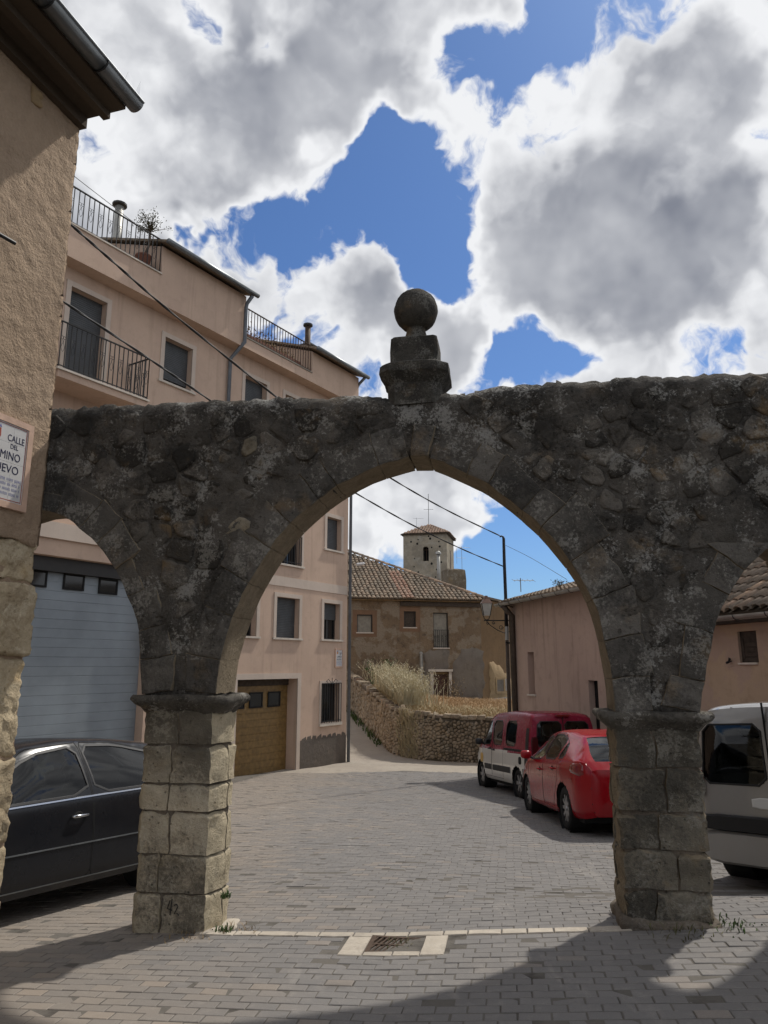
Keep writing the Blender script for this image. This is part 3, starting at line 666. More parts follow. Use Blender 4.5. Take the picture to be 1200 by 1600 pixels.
# cement skirt round the foot of the right pier
q = rough_stone([(1.44, .05), (1.44, -TH - .03), (2.12, -TH - .03), (2.12, .05)], -.35, -.09, lambda a, b, h: AW.w(a, b, h), amp=.025, bevel=.03, seg=.06, fs=6, levels=5, capn=2)
q.build('cement_skirt', 'pier_mortar', wallroot, smooth=True)
# capitals: a roll over a hollow, worn
def capital(s0, s1, zb, zt):
    mb = MB(); prof = [(-.01, zb - .02), (.005, zb), (.03, zb + .03), (.07, zb + .06), (.085, zb + .085), (.085, zt - .02), (.07, zt), (-.03, zt + .004)]
    path = []
    def rr(e):
        c = .05
        return [(s0 - e + c, e), (s1 + e - c, e), (s1 + e, e - c), (s1 + e, -TH - e + c), (s1 + e - c, -TH - e), (s0 - e + c, -TH - e), (s0 - e, -TH - e + c), (s0 - e, e - c)]
    rows = []
    for e, z in prof:
        R = rr(e); P = []
        for i in range(8):
            a = np.array(R[i]); b = np.array(R[(i + 1) % 8]); k = 14 if i % 4 == 0 else (8 if i % 2 == 0 else 2)
            for t in range(k): P.append(a + (b - a) * t / k)
        rows.append([(p, z) for p in P])
    N = len(rows[0])
    for row in rows:
        for p, z in row:
            q = AW.w(p[0], p[1], z); d = AW.n * (.022 * fnoise(q, 6) + .012 * fnoise(q, 17)) + Vector((0, 0, .016 * fnoise(q + Vector((5, 5, 5)), 6))); mb.v.append(tuple(q + d))
    for r in range(len(rows) - 1):
        for i in range(N): mb.f.append((r * N + (i + 1) % N, r * N + i, (r + 1) * N + i, (r + 1) * N + (i + 1) % N)[::-1])
    mb.f.append(tuple((len(rows) - 1) * N + i for i in range(N))[::-1])
    return mb.build('capital', 'capital_stone', wallroot, smooth=True)
capital(-2.275, -1.58, 1.285, 1.41); capital(1.465, 2.10, 1.19, 1.315); capital(2.90, 4.51, 1.19, 1.315)  # third one tops the unseen sun-blocking pier
q = rough_stone([(-1.70, .045), (-1.50, -.02), (-1.44, -.16), (-1.50, -.40), (-1.60, -.42), (-1.72, -.1)][::-1], -.06, .028, lambda a, b, h: (lambda p: Vector((p.x, p.y, gz(p.x, p.y) + h)))(AW.w(a, b, 0)), amp=.012, bevel=.015, seg=.05, fs=9, levels=1, capn=3)
q.build('cement_skirt', 'pale_stone', wallroot, smooth=True)
# dark scrawl on the lowest block of the left pier
zc = gz(*AW.w(-1.85, 0, 0).xy)
sc_ = MB()
for pts2 in ([(-1.92, -.13), (-1.94, -.19), (-1.90, -.20)], [(-1.905, -.12), (-1.915, -.235)], [(-1.885, -.165), (-1.865, -.155), (-1.855, -.175), (-1.88, -.225), (-1.855, -.222), (-1.84, -.235)]):
    sc_.tube([AW.w(a, .016, b) for a, b in pts2], .0045, 5)
sc_.build('chalk_mark', 'iron', wallroot)

# ---- stone ball finial on the crown
FS, FO = .010, -TH / 2 - .02; fz = 3.86; FUP = .045
fin_ = thing('ball_finial', AW.w(FS, FO, fz), 'dark stone ball on a moulded pedestal above the arch crown', 'finial')
def chsq(mb, prof, ch=.28):
    rows = []
    for (r, z) in prof:
        c = r * ch; pts4 = [(-r + c, r), (r - c, r), (r, r - c), (r, -r + c), (r - c, -r), (-r + c, -r), (-r, -r + c), (-r, r - c)]; P = []
        for i in range(8):
            a = np.array(pts4[i]); b = np.array(pts4[(i + 1) % 8])
            for t in range(3): P.append(a + (b - a) * t / 3)
        rows.append([AW.w(FS + p[0], FO + p[1], z + (FUP if z > 3.9 else 0)) for p in P])
    N = 24
    for row in rows:
        for q in row: mb.v.append(tuple(q + Vector((fnoise(q, 7), fnoise(q + Vector((3, 3, 3)), 7), fnoise(q + Vector((7, 1, 3)), 7))) * .010))
    for r in range(len(rows) - 1):
        for i in range(N): mb.f.append((r * N + i, r * N + (i + 1) % N, (r + 1) * N + (i + 1) % N, (r + 1) * N + i)[::-1])
    mb.f.append(tuple((len(rows) - 1) * N + i for i in range(N))[::-1]); mb.f.append(tuple(range(N)))
    return mb
K = 1.045
chsq(MB(), [(.225, 3.82), (.225, 3.97), (.24, 3.99), (.298, 4.06), (.298, 4.125), (.28, 4.14), (.20, 4.175)], .3).build('plinth', 'finial_stone', fin_)
chsq(MB(), [(.205, 4.15), (.205, 4.27), (.203, 4.395), (.19, 4.405)], .12).build('pedestal', 'finial_stone', fin_)
nb = MB().lathe([(.17, 4.395), (.135, 4.42), (.10, 4.47), (.085, 4.53), (.085, 4.60)], tuple(AW.w(FS, FO, FUP)), 24); nb.build('neck', 'finial_stone', fin_, smooth=True)
bm_ = MB(); R_ = .197; cz = 4.775; NL, NM = 20, 32
for i in range(NL + 1):
    for j in range(NM):
        th = math.pi * i / NL; ph = 2 * math.pi * j / NM; d = Vector((math.sin(th) * math.cos(ph), math.sin(th) * math.sin(ph), math.cos(th)))
        bm_.v.append(tuple(AW.w(FS, FO, cz) + d * (R_ + .006 * fnoise(d, 3.5))))
for i in range(NL):
    for j in range(NM): bm_.f.append((i * NM + j, (i + 1) * NM + j, (i + 1) * NM + (j + 1) % NM, i * NM + (j + 1) % NM))
bm_.build('ball', 'finial_stone', fin_, smooth=True)

# ------------------------------------------------------------------ rendered house at the left edge
NH = FR((-2.98, 6.27), (.29, .957))
nh = thing('plastered_house', NH.w(-3, 0, gz(-3.6, 3.4)), 'tan roughcast house with bare limestone base at the left edge', 'house')
def rough_sheet(fr, s0, s1, z0, z1, step, amp, f, o=0.0, edge=True):
    mb = MB(); a = np.arange(s0, s1 + step * .5, step); b = np.arange(z0, z1 + step * .5, step)
    for s in a:
        for z in b:
            q = fr.w(s, 0, z); mb.v.append(tuple(fr.w(s + (.012 * fnoise((z * 6, s, 0), 1)), o + amp * fnoise(q, f) + amp * .5 * fnoise(q, f * 3.1), z)))
    m = len(b)
    for i in range(len(a) - 1):
        for j in range(m - 1): mb.f.append((i * m + j, (i + 1) * m + j, (i + 1) * m + j + 1, i * m + j + 1))
    return mb, len(a), m
rs, na, nb_ = rough_sheet(NH, -3.2, 0.0, 2.66, 6.86, .03, .010, 9)
# wrap the sheet round the corner and under its ragged lower edge
k0 = len(rs.v)
for j in range(nb_): p = Vector(rs.v[(na - 1) * nb_ + j]); rs.v.append(tuple(p + Vector((-.5, -.866, 0)) * .6))
for j in range(nb_ - 1): rs.f.append(((na - 1) * nb_ + j, k0 + j, k0 + j + 1, (na - 1) * nb_ + j + 1))
k0 = len(rs.v)
for i in range(na): p = Vector(rs.v[i * nb_]); p.z += .05 * fnoise((i * .03, 1, 2), 4); rs.v[i * nb_] = tuple(p); rs.v.append(tuple(p - NH.n * .12 + Vector((0, 0, .02))))
for i in range(na - 1): rs.f.append((i * nb_, k0 + i, k0 + i + 1, (i + 1) * nb_))
rs.build('plaster_wall', 'near_plaster', nh, smooth=True)
bk = MB(); P0 = NH.w(-.02, -.03, 0); P1 = NH.w(-12, -.03, 0); P2 = P1 + Vector((-4.5, 1.0, 0)); P3 = P0 + Vector((-.5, -.866, 0)) * 5
bk.hexa([Vector((p.x, p.y, -.7)) for p in (P1, P0, P3, P2)] + [Vector((p.x, p.y, 6.84)) for p in (P1, P0, P3, P2)])
bk.build('wall_body', 'near_plaster', nh)
fbox(NH, -12, -3.2, -.03, 0.0, -.6, 6.84).build('plaster_wall', 'near_plaster', nh)
nhp = lambda a, b, h: NH.w(a, h, b)
zz = [2.70, 2.33, 1.72, .93, .26, -.48]
for k in range(5):
    z1, z0 = zz[k], zz[k + 1]; cuts = [0.0, -rng.uniform(.45, .8), -rng.uniform(1.3, 1.6), -2.4, -3.2]
    for a, b in zip(cuts[1:], cuts[:-1]):
        dx = .0 if b < -.01 else rng.uniform(-.03, .025)
        mb = rough_stone([(a + .012, z0 + .012), (b + dx, z0 + .012), (b + dx, z1 - .012), (a + .012, z1 - .012)], -.16, -.005 + rng.uniform(-.02, .03), nhp, amp=.024, bevel=.025, seg=.035, fs=13, levels=4, capn=9)
        mb.build('quoin_stone', 'quoin_stone', nh, smooth=True)
fbox(NH, -3.2, -.015, -.3, -.06, -.6, 2.7).build('mortar', 'pier_mortar', nh)
# eaves: boarded soffit, beam, gutter
fbox(NH, -12, .03, -.05, .50, 6.90, 6.935).build('soffit', 'soffit_dark', nh)
fbox(NH, -12, .02, -.02, .075, 6.78, 6.90).build('wall_plate', 'soffit_dark', nh)
fbox(NH, -12, .025, .26, .335, 6.83, 6.90).build('fascia_beam', 'soffit_dark', nh)
rf = MB(); A = [NH.w(-12, .56, 6.985), NH.w(.06, .56, 6.985), NH.w(.06, -4, 8.6), NH.w(-12, -4, 8.6)]; rf.hexa([p - Vector((0, 0, .045)) for p in A] + A); rf.build('roof', 'roof_tile', nh)
gu = MB(); ga = [(math.cos(t) * .085, -math.sin(t) * .085) for t in np.linspace(0, math.pi, 11)]
for s in (-12, .10):
    for (a, b) in ga: gu.v.append(tuple(NH.w(s, .565 + a, 6.99 + b)))
for i in range(10): gu.f.append((i, i + 1, 11 + i + 1, 11 + i)[::-1])
gu.f.append(tuple(range(11, 22))[::-1])
gut = gu.build('gutter', 'zinc', nh, smooth=True)
MB().tube([NH.w(-12, .65, 6.992), NH.w(.10, .65, 6.992)], .012, 8).build('gutter_lip', 'zinc', gut)
for s in (-.02 - .42, -1.12, -1.85, -2.5):
    q = MB(); q.tube([NH.w(s, .565 + 1.06 * a, 6.99 + 1.06 * b) for a, b in ga] + [NH.w(s, .645, 7.015)], .009, 6); q.build('bracket', 'iron', gut)
q = MB(); A = [NH.w(-.16, .60, 7.0), NH.w(.085, .60, 7.0), NH.w(.095, .595, 7.24), NH.w(.02, .597, 7.04), NH.w(-.03, .6, 7.16), NH.w(-.1, .6, 7.18)]
q.v = [tuple(p) for p in A] + [tuple(p + NH.n * .004) for p in A]; q.f = [(0, 1, 2, 3), (0, 3, 4, 5), (9, 8, 7, 6), (11, 10, 9, 6)] + [(i, (i + 1) % 6, 6 + (i + 1) % 6, 6 + i) for i in range(6)]
q.build('plastic_shard', 'clear_glass', gut)
for i in range(14): # front edge of the roof tiles
    s = .02 - i * .23; q = MB()
    ring_ = [(math.cos(t) * .085, math.sin(t) * .075) for t in np.linspace(0, math.pi, 7)]
    for o_, zz_ in ((.60, 6.985), (.05, 7.19)):
        for a, b in ring_: q.v.append(tuple(NH.w(s + a, o_, zz_ + b)))
    for k in range(6): q.f.append((k, k + 1, 8 + k, 7 + k))
    q.build('roof_tile', 'roof_tile', nh, smooth=True)
q = MB(); s, z = NH.hit(10, 383); q.tube([NH.w(s - .25, -.02, z - .0), NH.w(s - .25, .05, z), NH.w(s, .09, z)], .017, 8); q.build('iron_peg', 'iron', nh)
q = rough_stone([(-.62, 6.58), (-.5, 6.6), (-.48, 6.74), (-.6, 6.76)], -.02, .02, nhp, amp=.03, bevel=.01, seg=.04, fs=12, levels=1, capn=2); q.build('plaster_patch', 'ochre_plaster', nh, smooth=True)

# ---- ceramic street name plaque
def text(fr, txt, s, o, z, size, mat, parent, name, sx=1.0, align='CENTER', ext=.0008, bold=0.0):
    cu = bpy.data.curves.new(name, 'FONT'); cu.body = txt; cu.size = size; cu.align_x = align; cu.extrude = ext; cu.resolution_u = 3; cu.offset = bold
    ob = bpy.data.objects.new('tmp', cu); COL.objects.link(ob); dg = bpy.context.evaluated_depsgraph_get(); me = bpy.data.meshes.new_from_object(ob.evaluated_get(dg))
    bpy.data.objects.remove(ob); bpy.data.curves.remove(cu)
    for v in me.vertices:
        q = fr.w(s + v.co.x * sx, o + v.co.z, z + v.co.y) - OFF[parent]; v.co = q
    me.materials.clear(); me.materials.append(M[mat]); me.name = name
    return link(name, me, parent)
def plaque(fr, s0, s1, z0, z1, label, full=True):
    r = thing('street_sign', fr.w((s0 + s1) / 2, 0, z0), label, 'sign'); b = (s1 - s0) * .095
    q = MB(); fr.box(q, s0, s1, .0, .035, z0, z0 + b); fr.box(q, s0, s1, .0, .035, z1 - b, z1); fr.box(q, s0, s0 + b, .0, .035, z0 + b, z1 - b); fr.box(q, s1 - b, s1, .0, .035, z0 + b, z1 - b)
    q.build('stone_frame', 'sign_stone', r)
    w_, h_ = (s1 - s0 - 2 * b), (z1 - z0 - 2 * b); rows, cols = 4, 3
    for i in range(rows):
        for j in range(cols):
            a = s0 + b + w_ * j / cols; c = z0 + b + h_ * i / rows
            fbox(fr, a + .0008, a + w_ / cols - .0008, .0, .026, c + .0008, c + h_ / rows - .0008).build('tile', 'white_enamel', r)
    q = MB(); e = w_ * .025; t = w_ * .012
    for (a, c, d, f_) in ((s0 + b + e, s1 - b - e, z0 + b + e, z0 + b + e + t), (s0 + b + e, s1 - b - e, z1 - b - e - t, z1 - b - e), (s0 + b + e, s0 + b + e + t, z0 + b + e, z1 - b - e), (s1 - b - e - t, s1 - b - e, z0 + b + e, z1 - b - e)):
        fr.box(q, a, c, .0262, .0275, d, f_)
    q.build('red_line', 'sign_red', r)
    cx = (s0 + s1) / 2; Z = lambda k: z0 + b + h_ * k; X = lambda k: s0 + b + w_ * k
    # crest: crowned shield
    sh = [(-.11, .16), (.11, .16), (.115, .02), (.07, -.07), (0, -.10), (-.07, -.07), (-.115, .02)]
    def flat(pts, mat, nm, o1): 
        q = MB(); n = len(pts); q.v = [tuple(fr.w(X(.25) + x * w_, .0262, Z(.79) + y * w_)) for x, y in pts] + [tuple(fr.w(X(.25) + x * w_, o1, Z(.79) + y * w_)) for x, y in pts]
        q.f = [tuple(range(n))[::-1], tuple(range(n, 2 * n))][::1] + [(i, (i + 1) % n, n + (i + 1) % n, n + i)[::-1] for i in range(n)]; q.build(nm, mat, r)
    flat([p for p in sh[::-1]], 'sign_red', 'crest', .0275)
    flat([(.05, .09), (.05, .0), (0, -.04), (-.05, .0), (-.05, .09), (0, .12)], 'sign_gold', 'crest_charge', .0285)
    flat([(.12, .175), (-.12, .175), (-.10, .23), (-.05, .20), (0, .26), (.05, .20), (.10, .23)][::-1], 'sign_ink_pale', 'crown', .0275)
    text(fr, 'CALLE', X(.725), .027, Z(.775), h_ * .125, 'sign_ink', r, 'lettering', .80)
    text(fr, 'DEL', X(.70), .027, Z(.685), h_ * .085, 'sign_ink', r, 'lettering', .9)
    text(fr, 'CAMINO', X(.5), .027, Z(.535), h_ * .150, 'sign_ink', r, 'lettering', .86)
    text(fr, 'NUEVO', X(.5), .027, Z(.365), h_ * .150, 'sign_ink', r, 'lettering', .98)
    # four lines of print too small to read: rows of fine strokes in word lengths
    rr_ = random.Random(3)
    for k in range(4):
        q = MB(); x = .07; zc_ = Z(.30 - .062 * k); hh_ = h_ * .034
        while x < .92:
            for _ in range(rr_.randint(3, 8)):
                if x > .92: break
                a = X(x); fr.box(q, a, a + w_ * .009, .0262, .0272, zc_ - hh_, zc_)
                if rr_.random() < .6: c_ = zc_ - rr_.choice([0, .45, .9]) * hh_; fr.box(q, a + w_ * .009, a + w_ * .02, .0262, .0272, c_ - hh_ * .12, c_)
                x += .026
            x += .03
        q.build('lettering', 'sign_ink_pale', r)
    return r
s1_, z1_ = NH.hit(52, 667, .02); s2_, z2_ = NH.hit(37, 801, .02)
plaque(NH, s1_ - .56, s1_, z2_, z1_, 'ceramic street name plaque in a pink stone frame on the tan roughcast house')
# ------------------------------------------------------------------ pink apartment house
PK = FR((-1.3, 26.2), (.533, .846))
pk = thing('apartment_house', PK.w(-6, 0, -1.5), 'pink rendered four-storey apartment house with balconies behind the arch on the left', 'house')
WIN = [  # s0, s1, z0, z1, kind
    (-1.38, -.45, 2.52, 3.74, 'open'), (-3.82, -2.70, 2.50, 3.76, 'shut'), (-6.05, -4.72, 2.50, 3.76, 'open'),
    (-1.28, -.43, 5.60, 6.74, 'shut'), (-3.80, -2.68, 4.82, 6.78, 'french'), (-6.1, -5.0, 5.60, 6.74, 'shut'),
    (-1.35, -.45, 9.22, 10.46, 'shut'), (-3.7, -2.7, 9.22, 10.46, 'shut'), (-5.62, -4.62, 9.22, 10.46, 'shut'), (-8.80, -7.80, 9.20, 10.47, 'half'), (-11.72, -10.70, 8.12, 10.62, 'door'), (-15, -14, 9.2, 10.47, 'shut')]
GR = (-1.45, -.43, -.20, 1.06); GA = (-5.44, -2.70, -2.0, 1.25); BL = (-13.3, -8.72, -2.0, 4.06)
holes = [(*h[:4], .22) for h in WIN] + [(*GR, .25), (*GA, .42), (*BL, .30)]
wall_open(PK, -20, 0, -2.2, 11.62, holes).build('wall', 'pink_plaster', pk)
sd = MB(); A = [PK.w(0, 0, -2.2), PK.w(0, -9, -2.2), PK.w(0, -9, 11.62), PK.w(0, 0, 11.62)]; sd.add(A, [(0, 1, 2, 3)]); A = [PK.w(-20, 0, -2.2), PK.w(-20, -9, -2.2), PK.w(-20, -9, 11.62), PK.w(-20, 0, 11.62)]; sd.add(A, [(3, 2, 1, 0)])
A = [PK.w(-20, -9, -2.2), PK.w(0, -9, -2.2), PK.w(0, -9, 11.62), PK.w(-20, -9, 11.62)]; sd.add(A, [(3, 2, 1, 0)])
sd.build('side_wall', 'pink_plaster', pk)
fbox(PK, -19.9, -.1, -8.9, -.9, -2.2, 11.5).build('inner_mass', 'void', pk)
def slats(fr, s0, s1, o, z0, z1, pitch=.052, amp=.008):
    mb = MB(); z = z0; zs = []
    while z < z1: zs += [(z, 0), (z + pitch * .18, amp), (z + pitch * .82, amp)]; z += pitch
    zs.append((z1, 0))
    for z, d in zs: mb.v += [tuple(fr.w(s0, o + d, min(z, z1))), tuple(fr.w(s1, o + d, min(z, z1)))]
    mb.f = [(2 * i, 2 * i + 1, 2 * i + 3, 2 * i + 2) for i in range(len(zs) - 1)]
    return mb
def surround(fr, s0, s1, z0, z1, t=.13, o=.022, sill=True, mat='trim_plaster', top=True):
    mb = MB(); fr.box(mb, s0 - t, s0, -.02, o, z0, z1); fr.box(mb, s1, s1 + t, -.02, o, z0, z1); fr.box(mb, s0 - t, s1 + t, -.02, o + .001, z1, z1 + t)
    return mb
def add_window(fr, parent, s0, s1, z0, z1, kind, depth=.22, dark='shutter'):
    r = surround(fr, s0, s1, z0, z1).build('window_surround', 'trim_plaster', parent)
    fbox(fr, s0 - .16, s1 + .16, -depth, .06, z0 - .06, z0 - .002).build('sill', 'sill_stone', r)
    if kind in ('shut', 'door'): slats(fr, s0, s1, -depth + .03, z0, z1).build('roller_shutter', dark, r)
    elif kind == 'half': slats(fr, s0, s1, -depth + .03, z0 + .16, z1).build('roller_shutter', dark, r)
    elif kind == 'open': slats(fr, s0, s1, -depth + .03, z0 + (z1 - z0) * .55, z1).build('roller_shutter', dark, r)
    elif kind == 'french': slats(fr, s0, s1, -depth + .03, z0 + .9, z1).build('roller_shutter', dark, r)
    q = MB(); fr.box(q, s0, s0 + .05, -depth - .04, -depth + .01, z0, z1); fr.box(q, s1 - .05, s1, -depth - .04, -depth + .01, z0, z1); fr.box(q, (s0 + s1) / 2 - .04, (s0 + s1) / 2 + .04, -depth - .04, -depth + .01, z0, z1); fr.box(q, s0, s1, -depth - .04, -depth + .009, z0, z0 + .05)
    q.build('sash', 'frame_dark', r)
    fbox(fr, s0, s1, -depth - .05, -depth - .03, z0, z1).build('pane', 'dark_glass', r)
    return r
for h in WIN: add_window(PK, pk, *h)
# railing helper: each baluster a part of its own
def railing(fr, parent, s0, s1, o, z0, z1, n, name='railing', scroll=True, mat='iron'):
    r = MB(); fr.box(r, s0, s1, o - .02, o + .02, z1 - .025, z1); fr.box(r, s0, s1, o - .012, o + .012, z0 + .05, z0 + .07)
    rail = r.build(name, mat, parent)
    bm = MB().box((-.009, -.009, 0), (.009, .009, z1 - z0 - .02)).mesh('baluster', mat)
    for i in range(n + 1):
        s = s0 + (s1 - s0) * i / n; dup(bm, 'baluster', rail, fr.w(s, o, z0), (0, 0, fr.rot()))
    if scroll:
        for i in range(0, n, 2):
            s = s0 + (s1 - s0) * (i + .5) / n; w_ = (s1 - s0) / n; q = MB(); zc = z0 + (z1 - z0) * .62
            for sg in (-1, 1):
                pts = [fr.w(s + sg * w_ * (.02 + .36 * math.sin(t * 1.0) * (1 - t / 9)), o, zc - .3 + t * .07) for t in np.linspace(0, 4.2, 12)]
                c = [fr.w(s + sg * (w_ * .22 + .035 * math.cos(t)), o, zc + .03 + .035 * math.sin(t)) for t in np.linspace(0, 5.5, 9)]
                q.tube(pts, .005, 4); q.tube(c, .005, 4)
            q.build('scroll', mat, rail)
    return rail
railing(PK, pk, -3.80, -2.68, .03, 4.84, 5.78, 9, 'window_railing', False)
# balcony
bal = fbox(PK, -12.4, -9.95, .0, .85, 7.90, 8.06).build('balcony_slab', 'pink_plaster', pk)
fbox(PK, -12.45, -9.91, .0, .90, 8.062, 8.11).build('coping', 'sill_stone', bal)
railing(PK, pk, -12.4, -9.95, .84, 8.11, 9.22, 19, 'balcony_railing')
for s in (-12.4, -9.95):
    fr2 = FR(PK.w(s, 0, 0).xy, PK.n.xy)
    railing(fr2, pk, .06, .84, 0, 8.11, 9.22, 6, 'balcony_railing')
# string band over the first floor, cornice and attic
fbox(PK, -8.5, -.0, -.02, .018, 4.10, 4.40).build('string_band', 'trim_plaster', pk)
fbox(PK, -14.0, -8.2, -.02, .13, 4.45, 4.82).build('door_cornice', 'trim_plaster', pk)
fbox(PK, -13.9, -8.3, -.02, .06, 4.07, 4.45).build('door_lintel', 'pink_plaster', pk)
OV = .42
cor = fbox(PK, -20, -9.42, -.1, OV, 11.08, 11.90).build('cornice', 'pink_plaster', pk)
corb = fbox(PK, -9.418, .0, -.1, OV, 11.08, 11.40).build('cornice', 'pink_plaster', pk)
fbox(PK, -20, -9.42, .2, OV + .04, 11.902, 11.94).build('coping', 'sill_stone', cor)
fbox(PK, -6.12, -2.83, .2, OV + .03, 11.402, 11.44).build('coping', 'concrete', corb)
railing(PK, pk, -17, -9.45, OV - .05, 11.94, 12.94, 54, 'terrace_railing')
railing(PK, pk, -6.10, -2.86, OV - .05, 11.44, 12.42, 24, 'terrace_railing', False, 'rusty_iron')
def attic(s0, s1, zt, zb=11.39):
    q = MB(); A = [PK.w(s0, OV - .003, zb), PK.w(s1, OV - .003, zb), PK.w(s1, OV - .003, zt), PK.w(s0, OV - .003, zt)]
    B = [p - PK.n * 4 + Vector((0, 0, 1.5 if p.z > 12 else 0)) for p in A]
    q.hexa([A[0], A[1], B[1], B[0], A[3], A[2], B[2], B[3]]); a = q.build('attic_wall', 'pink_plaster', pk)
    r = MB(); C = [PK.w(s0 - .12, OV + .30, zt - .02), PK.w(s1 + .15, OV + .30, zt - .02), PK.w(s1 + .15, -4.2, zt + 1.75), PK.w(s0 - .12, -4.2, zt + 1.75)]
    r.hexa(C + [p + Vector((0, 0, .07)) for p in C]); r.build('attic_roof', 'roof_tile', a)
    gq = MB(); gq.tube([PK.w(s0 - .12, OV + .33, zt), PK.w(s1 + .17, OV + .33, zt)], .075, 10); gq.build('gutter', 'zinc', a, smooth=True)
    return a
attic(-9.42, -6.15, 12.74); attic(-2.82, .0, 12.20)
fbox(PK, -20, -9.45, -4.0, -1.6, 11.6, 12.9).build('terrace_wall', 'concrete', pk)
r = MB(); C = [PK.w(-20, -1.2, 12.75), PK.w(-9.5, -1.2, 12.75), PK.w(-9.5, -5, 14.3), PK.w(-20, -5, 14.3)]; r.hexa(C + [p + Vector((0, 0, .09)) for p in C]); r.build('terrace_roof', 'roof_tile', pk)
MB().tube([PK.w(-20, -1.15, 12.78), PK.w(-9.48, -1.15, 12.78)], .08, 8).build('terrace_gutter', 'zinc_pale', pk)
fbox(PK, -6.1, -2.9, -3.0, -1.4, 11.5, 12.2).build('terrace_wall', 'concrete', pk)
# chimney pipes and the dormer vent
def flue(s, o, z0, z1, rad=.11, cap=True, mat='rusty_iron'):
    q = MB(); q.tube([PK.w(s, o, z0), PK.w(s, o, z1)], rad, 12); f = q.build('flue_pipe', mat, pk, smooth=True)
    if cap: q = MB().lathe([(rad * 1.0, z1 - .03), (rad * 1.7, z1), (rad * 1.7, z1 + .06), (.01, z1 + .1)], tuple(PK.w(s, o, 0)), 12); q.build('cowl', 'frame_dark', f)
fs1, fz1 = PK.hit(187, 322, -1.9); flue(fs1, -1.9, 12.8, fz1, .125, True, 'zinc_pale'); flue(-2.33, -.2, 11.5, 13.5, .10)
fbox(PK, -1.95, -1.3, -1.6, -.5, 12.3, 13.0).build('dormer_vent', 'pink_plaster', pk); fbox(PK, -2.05, -1.2, -1.7, -.35, 13.0, 13.06).build('dormer_vent_lid', 'frame_dark', pk)
# downpipes
q = MB(); q.tube([PK.w(-6.2, OV + .30, 12.66), PK.w(-6.22, OV + .10, 12.45), PK.w(-6.22, OV + .07, 12.3), PK.w(-6.22, OV + .07, 11.2), PK.w(-6.3, .3, 10.95), PK.w(-6.38, .09, 10.7), PK.w(-6.38, .08, 4.5)], .058, 10); q.build('downpipe', 'pipe_grey', pk, smooth=True)
q = MB(); q.tube([PK.w(-.02, OV + .30, 12.15), PK.w(.02, .40, 11.95), PK.w(.03, .2, 11.6), PK.w(.04, .09, 11.2), PK.w(.04, .08, -1.62)], .055, 10); q.build('downpipe', 'pipe_grey', pk, smooth=True)
# ground floor: brown garage door, grille window, plinth, blue door
surround(PK, GA[0], GA[1], -1.9, GA[3], .17, .02).build('garage_surround', 'trim_plaster', pk)
def slat_door(fr, s0, s1, o, z0, z1, n, mat, wins, name):
    root = MB(); fr.box(root, s0, s1, o - .06, o - .02, z0, z1); d = root.build(name, mat, pk); h = (z1 - z0) / n
    for i in range(n):
        a = z0 + i * h; q = MB()
        prof = [(0, a + .002), (.008, a + .007), (.008, a + h - .007), (0, a + h - .002)]
        for dd, z in prof: q.v += [tuple(fr.w(s0 + .01, o - .02 + dd, z)), tuple(fr.w(s1 - .01, o - .02 + dd, z))]
        q.f = [(2 * k, 2 * k + 1, 2 * k + 3, 2 * k + 2) for k in range(3)]; q.build('door_panel', mat, d)
    for (a, b, c, e) in wins:
        q = MB(); t = .045
        for bx in ((a - t, b + t, c - t, c), (a - t, b + t, e, e + t), (a - t, a, c, e), (b, b + t, c, e)): fr.box(q, bx[0], bx[1], o, o + .022, bx[2], bx[3])
        f = q.build('door_window', 'rubber', d); fbox(fr, a, b, o, o + .010, c, e).build('pane', 'dark_glass', f)
    return d
slat_door(PK, GA[0], GA[1], -.38, -1.75, 1.05, 14, 'brown_door', [(-5.25, -4.75, .45, .82), (-4.45, -3.95, .45, .82), (-3.62, -3.12, .45, .82)], 'garage_door')
fbox(PK, GA[0], GA[1], -.40, -.36, 1.05, 1.25).build('garage_lintel', 'old_wood', pk)
slat_door(PK, BL[0], BL[1], -.26, -1.75, 3.74, 26, 'blue_door', [(-11.9 - .0, -11.52, 3.42, 3.70), (-11.02, -10.55, 3.42, 3.70), (-10.06, -9.60, 3.40, 3.68), (-12.9, -12.5, 3.42, 3.70)], 'blue_sectional_door')
fbox(PK, BL[0], BL[1], -.24, -.10, 3.74, 4.06).build('door_hood', 'frame_dark', pk)  # dark board stands in for shade in the recess above the door
fbox(PK, -2.50, -.015, -.02, .012, -2.1, -.66).build('plinth', 'plinth_plaster', pk)
for k in range(9):
    s = -2.45 + k * .27; q = rough_stone([(s, -.68), (s + .26, -.68), (s + .22, -.62 + rng.uniform(0, .10)), (s + .05, -.63 + rng.uniform(0, .1))], -.01, .008, lambda a, b, h: PK.w(a, h, b), amp=.015, bevel=.004, seg=.06, fs=9, levels=1, capn=1); q.build('plinth_edge', 'plinth_plaster', pk)
r = surround(PK, *GR, .10, .02).build('window_surround', 'trim_plaster', pk); fbox(PK, GR[0] - .1, GR[1] + .1, -.2, .07, GR[2] - .10, GR[2] - .002).build('sill', 'sill_stone', r)
fbox(PK, GR[0], GR[1], -.24, -.20, GR[2], GR[3]).build('pane', 'dark_glass', r)
gri = railing(PK, pk, GR[0] - .02, GR[1] + .02, .07, GR[2] + .0, GR[3] + .02, 8, 'window_grille', False, 'iron')
q = MB()
for sg in (-1, 1): q.tube([PK.w(-.94 + sg * .05, .07, 1.08), PK.w(-.94 + sg * .2, .07, 1.2), PK.w(-.94 + sg * .32, .07, 1.14), PK.w(-.94 + sg * .24, .07, 1.1)], .01, 5)
q.tube([PK.w(-.94, .07, 1.06), PK.w(-.94, .07, 1.25)], .012, 5); q.build('finial', 'iron', gri)
